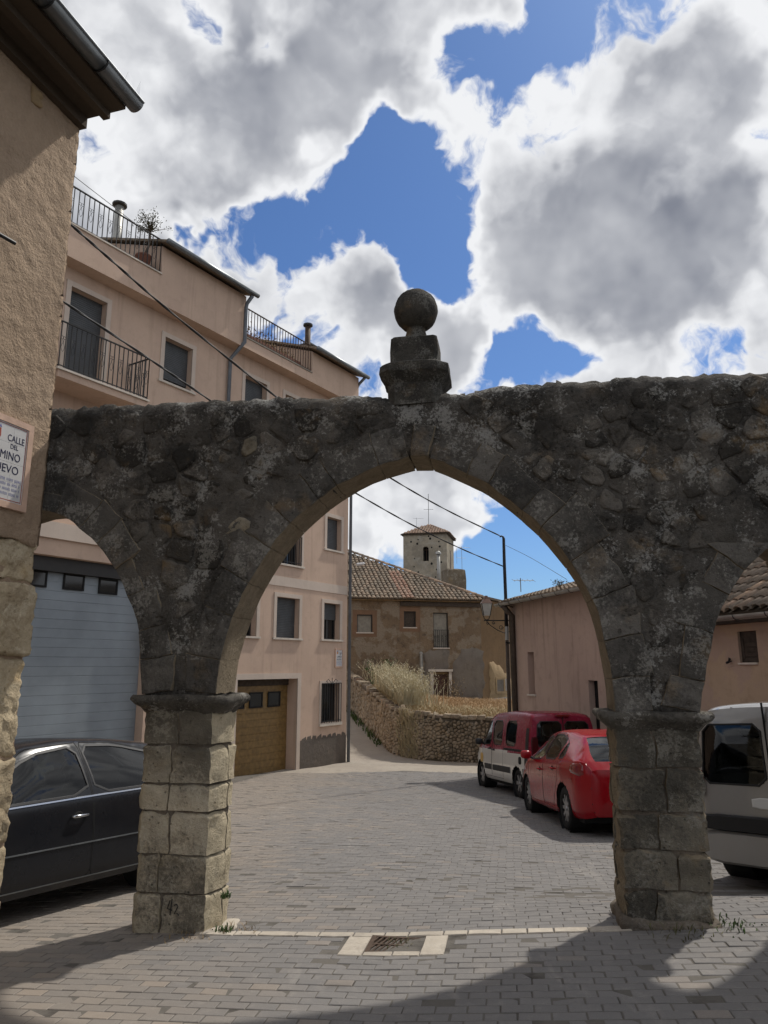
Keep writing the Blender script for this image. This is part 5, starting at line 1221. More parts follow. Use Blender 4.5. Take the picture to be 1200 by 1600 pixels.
def half_gutter(fr, s0, s1, o, z, r_=.075, mat='zinc_pale', parent=None):
    q = MB(); P = [(math.cos(t) * r_, -math.sin(t) * r_) for t in np.linspace(0, math.pi, 9)]
    for s in (s0, s1):
        for a, b in P: q.v.append(tuple(fr.w(s, o + a, z + b)))
    q.f = [(i, i + 1, 10 + i, 9 + i) for i in range(8)] + [tuple(range(9)), tuple(range(9, 18))]; gq = q.build('gutter', mat, parent, smooth=False)
    for s in np.arange(s0 + .4, s1, .75):
        k = MB(); k.tube([fr.w(s, o + a * 1.07, z + b * 1.07) for a, b in P], .008, 5); k.build('bracket', 'frame_dark', gq)
    return gq
half_gutter(RH, -.2, REND, .36, RZ + .02, .085, 'zinc_pale', rh)
q = MB(); q.tube([RH.w(.35, .36, RZ - .05), RH.w(.35, .2, RZ - .25), RH.w(.35, .09, RZ - .35), RH.w(.35, .08, -1.5)], .085, 10); q.build('downpipe', 'pipe_brown', rh, smooth=True)
q = MB(); q.tube([RH.w(-.12, .06, RZ - .1), RH.w(-.12, .06, -1.3)], .06, 8); q.build('corner_pipe', 'pipe_brown', rh, smooth=True)
q = MB(); q.lathe([(.11, RZ - .08), (.12, RZ + .12), (.10, RZ + .12)], tuple(RH.w(-.12, .16, 0)), 8); q.build('rain_hopper', 'zinc', rh)
fbox(RH, -.28, -.2, .02, .10, .9, 1.25).build('meter_box', 'white_enamel', rh)
p = RH.w(3.6, .1, RZ + .16); 
shrub(p, .3, .22, 160, 'tuft of weeds growing on the rose house gutter', 'leaf_olive', 9, .03, 'roof_weeds')
# apricot house nearer the camera
ah = thing('apricot_house', RH.w(11, 0, -.8), 'apricot plastered low house with small shuttered window at the right', 'house')
AZ = 2.38; (xa, xz1), (xb, xz0) = RH.hit(1153, 987), RH.hit(1187.5, 1035)
wall_open(RH, REND + .01, 19, -1.6, AZ, [(xa, xb, xz0, xz1, .10)], o=.02).build('wall', 'apricot_plaster', ah)
fbox(RH, REND + .02, 18.9, -5, -.15, -1.6, AZ - .05).build('wall_body', 'apricot_plaster', ah)
sh = fbox(RH, xa, xb, -.10, -.05, xz0, xz1).build('wooden_shutter', 'old_wood', ah)
wS = xb - xa
for (a, b, c, d) in ((xa, xa + wS * .16, xz0, xz1), (xb - wS * .16, xb, xz0, xz1), (xa, xb, xz1 - .12, xz1), (xa, xb, xz0, xz0 + .08)): fbox(RH, a + .002, b - .002, -.05, -.03, c + .002, d - .002).build('stile', 'old_wood', sh)
for k in range(4): z = xz0 + .10 + k * .085; fbox(RH, xa + wS * .18, xb - wS * .18, -.05, -.036, z, z + .065).build('slat', 'old_wood', sh)
fbox(RH, xa - .02, xb - .02, -.05, .05, xz0 - .035, xz0 - .003).build('sill', 'sill_stone', ah)
q = MB(); s, z = RH.hit(1146, 1033); q.tube([RH.w(s - .03, .03, z), RH.w(s, .09, z), RH.w(s + .02, .10, z + .05), RH.w(s + .05, .1, z + .03)], .016, 6); q.tube([RH.w(s - .06, .1, z - .03), RH.w(s, .09, z - .01)], .022, 6); q.build('shutter_catch', 'iron', ah)
fbox(RH, REND + .02, 19, -.05, .20, AZ - .005, AZ + .05).build('eave_board', 'old_wood', ah)
C = [RH.w(REND + .05, .30, AZ + .17), RH.w(19, .30, AZ + .17), RH.w(19, -6, AZ + 3.75), RH.w(REND + .05, -6, AZ + 3.75)]
roof_deck(C, .06).build('roof_deck', 'soffit_dark', ah)
Ua = RH.d; Wa = (C[3] - C[0]).normalized(); Na = Ua.cross(Wa); Na = Na if Na.z > 0 else -Na
tmesh = []
for k in range(3):
    q = MB()
    for e, (ww, rad, lf_) in enumerate(((-.03, .105, .03), (.40, .085, .0))):
        for i in range(8):
            t = math.pi * i / 7; q.v.append((-rad * math.cos(t), ww, lf_ + math.sin(t) * .078))
    for e, (ww, rad, lf_) in enumerate(((-.03, .092, .03), (.40, .072, .0))):
        for i in range(8):
            t = math.pi * i / 7; q.v.append((-rad * math.cos(t), ww, lf_ + math.sin(t) * .065))
    q.f = [(i, i + 1, 9 + i, 8 + i) for i in range(7)] + [(17 + i, 16 + i, 24 + i, 25 + i) for i in range(7)] + [(i + 1, i, 16 + i, 17 + i) for i in range(7)]
    tmesh.append(q.mesh('roof_tile', 'roof_tile_mixed', True))
Rm = Matrix((Ua, Wa, Na)).transposed().to_euler()
nt_ = 0
for c in range(0, 40):
    for r in range(0, 12):
        s = REND + .16 + c * .215
        if r < 7:
            P = RH.w(s, .30, AZ + .17) + Wa * (r * .36 + random.uniform(-.02, .02)) + Na * (.012 + random.uniform(0, .012)) + Ua * random.uniform(-.012, .012)
            e = Rm.copy(); e.rotate_axis('Z', random.gauss(0, .03)); dup(tmesh[nt_ % 3], 'roof_tile', ah, P, e); nt_ += 1
up0 = C[0] + Wa * 7 * .36; tile_roof(up0, C[1] + Wa * 7 * .36, C[2], C[3], .215, .36, .06).build('roof_tiles', 'roof_tile_mixed', ah, kind='stuff')
half_gutter(RH, REND + .1, 19, .40, AZ + .12, .08, 'zinc_pale', ah)
# ---- street lamp on a scrolled bracket, and the cable post
LY = 22.75
def lp(u, v): return atY(u, v, LY)
lam = thing('street_lamp', lp(760, 968), 'old street lantern on a scrolled iron bracket at the rose house corner', 'lamp')
c = lp(759.5, 966); zt = lp(759, 943).z; zb = lp(760, 962).z; cx, cy = lp(760, 952).xy
def fru(r0, z0, r1, z1, n=4, ph=math.pi / 4): 
    q = MB(); 
    for r_0, z in ((r0, z0), (r1, z1)): q.v += [(cx + r_0 * math.cos(ph + 6.2832 * k / n), cy + r_0 * math.sin(ph + 6.2832 * k / n), z) for k in range(n)]
    q.f = [(k, (k + 1) % n, n + (k + 1) % n, n + k) for k in range(n)] + [tuple(range(n))[::-1], tuple(range(n, 2 * n))]; return q
fru(.13, zb, .225, zt).build('glass', 'lamp_glass', lam)
fru(.25, zt, .12, zt + .14).build('hood', 'lamp_copper', lam); fru(.10, zt + .14, .05, zt + .24).build('chimney', 'lamp_copper', lam)
for k in range(4):
    a = math.pi / 4 + k * math.pi / 2; q = MB(); q.tube([(cx + .135 * math.cos(a), cy + .135 * math.sin(a), zb), (cx + .23 * math.cos(a), cy + .23 * math.sin(a), zt)], .012, 4); q.build('corner_bar', 'iron', lam)
q = MB(); q.tube([(cx - .1, cy, zb), (cx - .07, cy, zb - .10), (cx, cy, zb - .13)], .012, 5); q.tube([(cx + .1, cy, zb), (cx + .07, cy, zb - .10), (cx, cy, zb - .13)], .012, 5); q.build('cradle', 'iron', lam)
q = MB(); A, B = lp(756, 969.5), lp(803, 969.5); q.tube([A, B], .02, 6); dx = (B.x - A.x) / 47; W = lambda u, v: lp(u, v)
q.tube([W(760, 970), W(766, 977), W(778, 985), W(788, 989), W(800, 986)], .013, 5)
for (u, v, r) in ((783, 980, 3.6), (792, 977, 4.2), (771, 973, 2.6), (762, 973.5, 2.2)):
    q.tube([W(u + r * math.cos(t) * (1 - t / 14), v + r * math.sin(t) * (1 - t / 14)) for t in np.linspace(0, 8, 16)], .009, 4)
q.build('bracket', 'iron', lam)
post = thing('cable_post', lp(790.5, 1000), 'dark iron cable post with hooked top standing above the street lantern', 'post')
q = MB(); q.tube([W(791, 978), W(790, 930), W(788, 880), W(787, 842), W(786, 839), W(783.5, 837.5), W(781, 839)], [.052, .052, .05, .045, .035, .025, .02], 8); q.build('pole', 'iron', post, smooth=True)
q = MB(); q.tube([W(792, 979), W(792, 1000)], .055, 8); q.build('junction_tube', 'zinc_pale', post)
q = MB(); q.tube([W(790, 1003), W(793, 1004.5), W(806, 1004.5)], .03, 6); q.tube([W(789, 945), W(806, 950)], .02, 5); q.build('wall_stay', 'iron', post)
# cables strung from the near house to the post
def cable(px, label, rad, twist=True):
    P = [atY(u, v, y) for u, v, y in px]; C_ = [Vector(p) for p in catmull([tuple(p) for p in P], 10)]
    r = thing('overhead_cable', C_[0], label, 'cable', 'cables strung to the iron post')
    for k in range(2 if twist else 1):
        q = MB(); n = len(C_)
        q.tube([p + Vector((math.cos(i * .9 + k * 3.1), 0, math.sin(i * .9 + k * 3.1))) * (rad * .7 if twist else 0) for i, p in enumerate(C_)], rad, 6); q.build('strand', 'cable', r, smooth=True)
cable([(60, 305, 8.5), (112, 352, 9.2), (180, 412, 10.2), (270, 490, 11.5), (425, 615, 14), (520, 687, 15.8), (612, 748, 17.8), (700, 798, 20.2), (783, 838, LY)], 'thick black cable running over the wall to the hooked top of the post', .013)
cable([(60, 445, 8.5), (100, 472, 9), (232, 560, 10.8), (310, 613, 12), (440, 702, 14.3), (555, 770, 16.8), (640, 818, 18.8), (720, 857, 20.8), (789, 886, LY)], 'lower black cable meeting the iron post below its top', .012)
cable([(790, 852, LY), (830, 872, 21), (885, 905, 19)], 'thin cable leaving the post towards the rose house roof', .006, False)
cable([(70, 235, 9.5), (112, 272, 10.5), (180, 325, 13), (240, 372, 15)], 'thin wire above the attic terrace railing', .006, False)
# ------------------------------------------------------------------ vehicles
def sm(xs, X, Y, k=5):
    y = np.interp(xs, X, Y); p = np.pad(y, k, mode='edge'); ker = np.hanning(2 * k + 3)[1:-1]; ker /= ker.sum()
    return np.convolve(p, ker, 'valid')
SEG = [2, 5, 5, 2, 6, 6, 2, 4, 4]
class Car:
    def __init__(s, sp):
        s.sp = sp; L = sp['L']; a = np.linspace(-L / 2, L / 2, int(L / .036)); s.xs = a
        k = sp.get('k', 4)
        s.zt = sm(a, *zip(*sp['top']), k); s.zb = sm(a, *zip(*sp['bot']), k); s.w = sm(a, *zip(*sp['plan']), k); s.bl = sm(a, *zip(*sp['belt']), 6); s.wr = sm(a, *zip(*sp['roofw']), 6)
        s.G = np.array([s.section(i) for i in range(len(a))])  # n x m x 2 (y,z)
        n, m, _ = s.G.shape; s.V = np.zeros((n, m, 3)); s.V[:, :, 0] = a[:, None]; s.V[:, :, 1:] = s.G
    def section(s, i):
        zt, zb, w, wr = s.zt[i], s.zb[i], s.w[i], s.wr[i]; zl = min(s.bl[i], zt - .03); gh = zt - zl; c = min(1, gh / .4); we = (w - .06) * (1 - c) + min(wr, w - .06) * c
        z6 = zt - min(.10, gh * .45); z7 = zt - min(.03, gh * .15)
        P = [(w - .06, zb), (w - .012, zb + .10 * min(1, (zl - zb) / .4)), (w, zb + .48 * (zl - zb)), (w - .012, zl - .10 * min(1, (zl - zb) / .4)), (w - .035, zl), ((w - .035 + we) / 2 + .018 * c, (zl + z6) / 2), (we, z6), (we - .075, z7), (we * .5, zt - .004), (0, zt)]
        P = [np.array(p) for p in P]; out = []
        for q in range(9):
            a, b, c_, d = P[max(q - 1, 0)], P[q], P[q + 1], P[min(q + 2, 9)]
            for t in np.arange(SEG[q]) / SEG[q]: out.append(.5 * ((2 * b) + (c_ - a) * t + (2 * a - 5 * b + 4 * c_ - d) * t * t + (3 * b - a - 3 * c_ + d) * t ** 3))
        out.append(P[9]); return out
    def side_y(s, x, z):
        f = np.interp(x, s.xs, np.arange(len(s.xs))); i = min(int(f), len(s.xs) - 2); f -= i; S_ = s.G[i] * (1 - f) + s.G[i + 1] * f; k = sum(SEG[:7]); zz = np.maximum.accumulate(S_[:k, 1])
        return float(np.interp(z, zz, S_[:k, 0]))
    def strip(s, pts, wd, off, sides=(1, -1), closed=False):
        mb = MB(); P = [np.array(p, float) for p in pts]; R = []
        for i in range(len(P) - (0 if closed else 1)):
            a, b = P[i], P[(i + 1) % len(P)]; k = max(1, int(np.linalg.norm(b - a) / .05))
            R += [a + (b - a) * t / k for t in range(k)]
        if not closed: R.append(P[-1])
        for sg in sides:
            b0 = len(mb.v); n = len(R)
            for i in range(n):
                p0 = R[i - 1] if (i > 0 or closed) else R[i]; p1 = R[(i + 1) % n] if (i < n - 1 or closed) else R[i]; d = p1 - p0; d = d / (np.linalg.norm(d) + 1e-9); nn = np.array([-d[1], d[0]]) * wd / 2
                for q, o in ((R[i] + nn, off * .2), (R[i] + nn * .8, off), (R[i] - nn * .8, off), (R[i] - nn, off * .2)): mb.v.append((q[0], sg * (s.side_y(*q) + o), q[1]))
            for i in range(n - (0 if closed else 1)):
                j = (i + 1) % n
                for k in range(3):
                    f = (b0 + i * 4 + k, b0 + j * 4 + k, b0 + j * 4 + k + 1, b0 + i * 4 + k + 1); mb.f.append(f if sg < 0 else f[::-1])
        return mb
def rounded(poly, k=.16): return [tuple(p) for p in shrink_round([np.array(p, float) for p in poly], 0.0, k)]
def car(name, sp, centre, heading, label, cat):
    h = Vector((heading[0], heading[1], 0)).normalized(); lf = Vector((-h.y, h.x, 0)); c = Vector((*centre, 0)); wb = sp['axles']
    f_ = c + h * wb[0]; r_ = c + h * wb[1]; f_.z = gz(f_.x, f_.y); r_.z = gz(r_.x, r_.y); tl = c + lf * .75; tr = c - lf * .75
    X = (f_ - r_).normalized(); Yv = Vector((lf.x, lf.y, (gz(tl.x, tl.y) - gz(tr.x, tr.y)) / 1.5)); Z = X.cross(Yv).normalized(); Yv = Z.cross(X)
    cz_ = (f_.z * (-wb[1]) + r_.z * wb[0]) / (wb[0] - wb[1]); E_ = Matrix((X, Yv, Z)).transposed().to_euler()
    root = thing(name, (c.x, c.y, cz_ + .022), label, cat, rot=E_)
    C = Car(sp); V = C.V; n, m, _ = V.shape; lock = np.zeros((n, m), bool); jb = sum(SEG[:4]); jr = sum(SEG[:7]); jlow = jb
    lab = np.full((n - 1, m - 1), 'body', dtype=object)
    def region(sdf, j0, j1, nm):
        f = sdf(V[:, :, 0], V[:, :, 2]); f[:, :max(j0, 0)] = -np.abs(f[:, :max(j0, 0)]) - .001; f[:, j1 + 1:] = -np.abs(f[:, j1 + 1:]) - .001
        f = snap(V, f.copy(), lock); g_ = f[:-1, :-1] + f[1:, :-1] + f[1:, 1:] + f[:-1, 1:]; k = g_ > 1e-7; k[:, :j0] = False; k[:, j1:] = False
        lab[k & (lab == 'body') if nm.startswith('door') else k] = nm
    R_ = sp['r']; RA_ = R_ + sp.get('gap', .055)
    for xw in wb: region(lambda x, z, xw=xw: RA_ - np.hypot(x - xw, z - R_), 0, jb, 'hole')
    for i, w_ in enumerate(sp['windows']): region(lambda x, z, w_=w_: poly_sdf(rounded(w_), x, z), jb - 3, jr, 'side_window%d' % i)
    for i, d_ in enumerate(sp.get('doors', [])): region(lambda x, z, d_=d_: poly_sdf(rounded(d_, .04), x, z), 1, jr - 2, 'door%d' % i)
    xc = (C.xs[:-1] + C.xs[1:]) / 2
    for nm, (x0, x1) in sp['screens'].items():
        k = (xc > x0) & (xc < x1); J = np.arange(m - 1) >= jr + 1; lab[np.outer(k, J)] = nm
    cen = (V[:-1, :-1] + V[1:, :-1] + V[1:, 1:] + V[:-1, 1:]) / 4
    if 'two_tone' in sp:
        zz_, x0 = sp['two_tone']; k = (cen[:, :, 2] < zz_) & (cen[:, :, 0] > x0); 
        for nm in ('body', 'door0', 'door1'): lab[k & (lab == nm)] = nm + '_low'
    ids = {}
    def emit(sel, nm, mat, parent, shrinkv=0.0, smooth=True, sides=(1, -1), drop=0.0):
        mb = MB()
        for sg in sides:
            loc = {}
            def vid(i, j):
                if (i, j) not in loc:
                    p = V[i, j]; loc[(i, j)] = len(mb.v); mb.v.append((p[0], sg * max(0, p[1] - shrinkv) if p[1] > 1e-6 else 0.0, p[2] - drop))
                return loc[(i, j)]
            for i, j in np.argwhere(sel):
                q = [vid(i, j), vid(i + 1, j), vid(i + 1, j + 1), vid(i, j + 1)]
                q2 = [x for k, x in enumerate(q) if x != q[k - 1]]
                if len(set(q2)) >= 3: mb.f.append(tuple(q2) if sg < 0 else tuple(q2[::-1]))
        if not mb.f: return None
        o = mb.build(nm, mat, parent, smooth=smooth); return o
    P_ = sp['paint']; body = emit(lab == 'body', 'body', P_, root)
    if 'two_tone' in sp: emit(lab == 'body_low', 'lower_body', sp['low_paint'], root)
    emit((np.arange(m - 1)[None, :] >= jb) & np.isin(lab, ['body', 'door0', 'door1']), 'headliner', 'seat', root, .022, drop=.015)
    for i, d_ in enumerate(sp.get('doors', [])):
        for sg in (1, -1):
            d = emit(lab == 'door%d' % i, 'door', P_, root, 0, True, (sg,))
            if 'two_tone' in sp: emit(lab == 'door%d_low' % i, 'door_panel', sp['low_paint'], d or root, 0, True, (sg,))
            q = C.strip(rounded(d_, .04), .009, .0016, (sg,), True); q.build('shut_line', 'rubber', d or root)
            hx, hz = sp['handles'][i]; y = C.side_y(hx, hz); q = MB(); q.tube([(hx - .09, sg * (y + .005), hz), (hx - .08, sg * (y + .035), hz + .004), (hx + .07, sg * (y + .035), hz + .002), (hx + .085, sg * (y + .005), hz)], .014, 6); q.build('handle', sp.get('handle_mat', P_), d or root, smooth=True)
            q = MB(); q.lathe([(.002, .004), (.05, .003), (.055, 0)], (0, 0, 0), 12); q.v = [(hx + p[0], sg * (y + p[2] - .001), hz + p[1] * .75) for p in q.v]; q.build('handle_recess', 'rubber', d or root)
    for i, w_ in enumerate(sp['windows']):
        for sg in (1, -1):
            p = emit(lab == 'side_window%d' % i, 'side_window', 'car_glass', root, .006, True, (sg,))
            q = C.strip(rounded(w_), .022, .003, (sg,), True); q.build('window_seal', 'trim_black', p or root)
    for nm in sp['screens']: emit(lab == nm, nm, 'car_glass', root, .0, True, drop=.006)
    # end caps
    for end, i in ((-1, 0), (1, n - 1)):
        x0 = C.xs[i]; S_ = V[i][:, 1:]; poly = [tuple(p) for p in S_] + [(-p[0], p[1]) for p in S_[::-1][1:]]
        ym, zm, zM = S_[:, 0].max(), S_[:, 1].min(), S_[:, 1].max(); ya = np.linspace(-ym - .01, ym + .01, 56); za = np.linspace(zm - .01, zM + .01, int((zM - zm) / .03) + 4); YY, ZZ_ = np.meshgrid(ya, za, indexing='ij'); U = np.stack([YY, ZZ_], -1); lk = np.zeros(YY.shape, bool)
        fo = snap(U, poly_sdf(poly, YY, ZZ_).copy(), lk); inside = (fo[:-1, :-1] + fo[1:, :-1] + fo[1:, 1:] + fo[:-1, 1:]) > 1e-7
        cl = np.full(inside.shape, 'c', dtype=object)
        wins = sp.get('rear_windows', []) if end < 0 else []
        for k, w_ in enumerate(wins):
            f = snap(U, poly_sdf(rounded(w_, .12), U[:, :, 0], U[:, :, 1]).copy(), lk); g_ = f[:-1, :-1] + f[1:, :-1] + f[1:, 1:] + f[:-1, 1:]; cl[g_ > 1e-7] = 'w%d' % k
        D_ = np.clip(poly_sdf(poly, U[:, :, 0], U[:, :, 1]), 0, .35); bulge = sp.get('bulge', .05) * (1 - (1 - D_ / .35) ** 2.5)
        def cap(sel, nm, mat, par, inset=0.0):
            mb = MB(); loc = {}
            def vid(a, b):
                if (a, b) not in loc: loc[(a, b)] = len(mb.v); mb.v.append((x0 + end * (bulge[a, b] - inset), U[a, b, 0], U[a, b, 1]))
                return loc[(a, b)]
            for a, b in np.argwhere(sel):
                q = [vid(a, b), vid(a + 1, b), vid(a + 1, b + 1), vid(a, b + 1)]; mb.f.append(tuple(q) if end > 0 else tuple(q[::-1]))
            return mb.build(nm, mat, par, smooth=True) if mb.f else None
        cp = cap(inside & (cl == 'c'), 'tail_panel' if end < 0 else 'nose_panel', P_, root)
        for k, w_ in enumerate(wins):
            pn = cap(inside & (cl == 'w%d' % k), 'rear_window', 'car_glass', root, .006)
            q = MB(); rr = rounded(w_, .12); rr2 = [(p[0], 0, p[1]) for p in rr]
            def bx(y, z): d_ = float(poly_sdf(poly, np.array([y]), np.array([z]))[0]); d_ = min(max(d_, 0), .35); return x0 + end * (sp.get('bulge', .05) * (1 - (1 - d_ / .35) ** 2.5) + .003)
            q.tube([(bx(*p), p[0], p[1]) for p in rr + rr[:2]], .011, 5, False); q.build('window_seal', 'trim_black', pn or root)
    # wheels, wells, underbody, cabin
    q = MB(); q.box((-sp['L'] / 2 + .25, -C.w.max() + .14, .17), (sp['L'] / 2 - .25, C.w.max() - .14, .32)); q.build('underbody', 'rubber', root)
    bz = float(np.median(C.bl)); q = MB(); q.box((wb[1] + .5, -C.w.max() + .10, .30), (wb[0] - .25, C.w.max() - .10, bz - .22)); q.build('cabin_floor', 'seat', root)
    q = MB(); q.box((wb[0] - .75, -C.w.max() + .14, bz - .3), (wb[0] - .2, C.w.max() - .14, bz - .03)); q.build('dashboard', 'seat', root)
    for (sx, sy) in sp['seats']:
        q = MB(); prof = [(.0, .45), (.24, .46), (.25, .50), (.235, .80), (.20, .98), (.12, 1.02), (.0, 1.03)]
        for xo in (-.06, .06):
            for (hw, z) in prof + [(-a, b) for a, b in prof[::-1]]: q.v.append((sx + xo - (z - .45) * .22, sy + hw, z * sp.get('seat_k', 1)))
        k = len(prof) * 2; q.f = [tuple(range(k))[::-1], tuple(range(k, 2 * k))] + [(i, (i + 1) % k, k + (i + 1) % k, k + i) for i in range(k)]
        st = q.build('seat', 'seat', root)
        q = MB(); q.lathe([(.001, -.11), (.09, -.10), (.13, -.03), (.13, .05), (.09, .10), (.001, .11)], (0, 0, 0), 12); q.v = [(sx - .15 + p[0] * .42, sy + p[1], 1.14 * sp.get('seat_k', 1) + p[2]) for p in q.v]; q.build('headrest', 'seat', st, smooth=True)
    q = MB(); q.lathe([(.17 + .014 * math.cos(t), .014 * math.sin(t)) for t in np.linspace(0, 5.6, 7)], (0, 0, 0), 20, close=True); dx = wb[0] - .85; q.v = [(dx + p[2] - p[1] * .35, .37 + p[0], bz + .0 + p[1] * .93) for p in q.v]; q.build('steering_wheel', 'trim_black', root, smooth=True)
    for xw in wb:
        for sg in (1, -1):
            yw = np.interp(xw, C.xs, C.w) - .035
            wh = MB(); T = [(R_ * .62, -.09), (R_ * .70, -.105), (R_ * .93, -.10), (R_ * .985, -.075), (R_, -.03), (R_, .03), (R_ * .985, .075), (R_ * .93, .10), (R_ * .70, .105), (R_ * .62, .09)]
            wh.lathe(T, (xw, sg * (yw - .1), R_), 36, 'y', True); tyre = wh.build('wheel', 'rubber', root, smooth=True)
            rm = MB(); y0 = sg * (yw - .1); o_ = .085 * sg
            rm.lathe([(R_ * .70, .098), (R_ * .66, .095), (R_ * .61, .05), (R_ * .60, -.05)], (0, 0, 0), 30, 'y'); rm.lathe([(R_ * .13, .08), (R_ * .10, .092), (.001, .094)], (0, 0, 0), 16, 'y')
            ns = sp.get('spokes', 7)
            for k in range(ns):
                a = 2 * math.pi * k / ns; d = Vector((math.cos(a), 0, math.sin(a))); e = Vector((-math.sin(a), 0, math.cos(a)))
                A = [d * R_ * .08 - e * .028, d * R_ * .08 + e * .028, d * R_ * .64 + e * sp.get('spoke_w', .03), d * R_ * .64 - e * sp.get('spoke_w', .03)]
                rm.hexa([p + Vector((0, .055, 0)) for p in A] + [p + Vector((0, .078 if i < 2 else .088, 0)) for i, p in enumerate(A)])
            rm.v = [(xw + p[0], y0 + sg * p[1], R_ + p[2]) for p in rm.v]; rm.build('rim', 'alloy', tyre)
            q = MB(); q.lathe([(R_ * .62, .0), (.001, .0)], (0, 0, 0), 20, 'y'); q.v = [(xw + p[0], y0 + sg * .03, R_ + p[2]) for p in q.v]; q.build('brake_disc', 'trim_black', tyre)
            q = MB(); q.lathe([(RA_ + .012, -.0), (RA_ + .012, -.30), (.001, -.30)], (0, 0, 0), 28, 'y'); q.v = [(xw + p[0], sg * (yw + .015 + p[1]), R_ + p[2]) for p in q.v]; q.build('wheel_well', 'rubber', root)
    for (pts, wd, off, mat, nm) in sp.get('strips', []): [C.strip(pts, wd, off, (sg,)).build(nm, mat, root) for sg in (1, -1)]
    if 'mirror' in sp:
        mx, mz = sp['mirror']; y = C.side_y(mx, mz)
        for sg in (1, -1):
            q = MB(); NL_ = 10
            for i in range(NL_ + 1):
                for j in range(14):
                    th = math.pi * i / NL_; ph = 2 * math.pi * j / 14; d = [math.sin(th) * math.cos(ph), math.cos(th), math.sin(th) * math.sin(ph)]; d = [math.copysign(abs(v) ** .7, v) for v in d]
                    q.v.append((mx + d[0] * .07, sg * (y + .13 + d[1] * .095), mz + .06 + d[2] * .075))
            q.f = [(i * 14 + j, (i + 1) * 14 + j, (i + 1) * 14 + (j + 1) % 14, i * 14 + (j + 1) % 14) for i in range(NL_) for j in range(14)]
            mr_ = q.build('door_mirror', sp.get('mirror_mat', 'trim_black'), root, smooth=True); q = MB(); q.tube([(mx, sg * (y - .01), mz), (mx, sg * (y + .08), mz + .03)], .025, 6); q.build('mirror_stalk', 'trim_black', mr_)
    for fn in sp.get('extra', []): fn(C, root)
    return root
def patch(C, poly, off, mat, nm, root, sides=(1, -1), step=.05, label=None):
    """lamp or badge lying on the flank: outline in (x,z) laid onto the surface"""
    P = rounded(poly, .2); c = np.mean(np.array(P), axis=0)
    for sg in sides:
        q = MB(); n = len(P)
        for k, o in ((1.0, 0.0), (.93, off), (.5, off * 1.15)): q.v += [(c[0] + (p[0] - c[0]) * k, sg * (C.side_y(c[0] + (p[0] - c[0]) * k, c[1] + (p[1] - c[1]) * k) + o), c[1] + (p[1] - c[1]) * k) for p in P]
        q.v.append((c[0], sg * (C.side_y(*c) + off * 1.15), c[1])); f = []
        for r in range(2): f += [(r * n + i, r * n + (i + 1) % n, (r + 1) * n + (i + 1) % n, (r + 1) * n + i) for i in range(n)]
        f += [(2 * n + i, 2 * n + (i + 1) % n, 3 * n) for i in range(n)]; q.f = [t[::-1] for t in f] if sg > 0 else f
        q.build(nm, mat, root, smooth=True, label=label)
def tailbox(C, y0, y1, z0, z1, mat, nm, root, d=.03, r=.02):
    q = MB(); x = C.xs[0] - C.sp.get('bulge', .05)
    P = rounded([(y0, z0), (y1, z0), (y1, z1), (y0, z1)], .15); n = len(P); cc = np.mean(np.array(P), axis=0)
    q.v = [(x + .05, *p) for p in P] + [(x - d * .6, *p) for p in P] + [(x - d, cc[0] + (p[0] - cc[0]) * .93, cc[1] + (p[1] - cc[1]) * .85) for p in P]
    q.f = [(k * n + i, k * n + (i + 1) % n, (k + 1) * n + (i + 1) % n, (k + 1) * n + i)[::1] for k in range(2) for i in range(n)] + [tuple(range(2 * n, 3 * n))]
    return q.build(nm, mat, root)
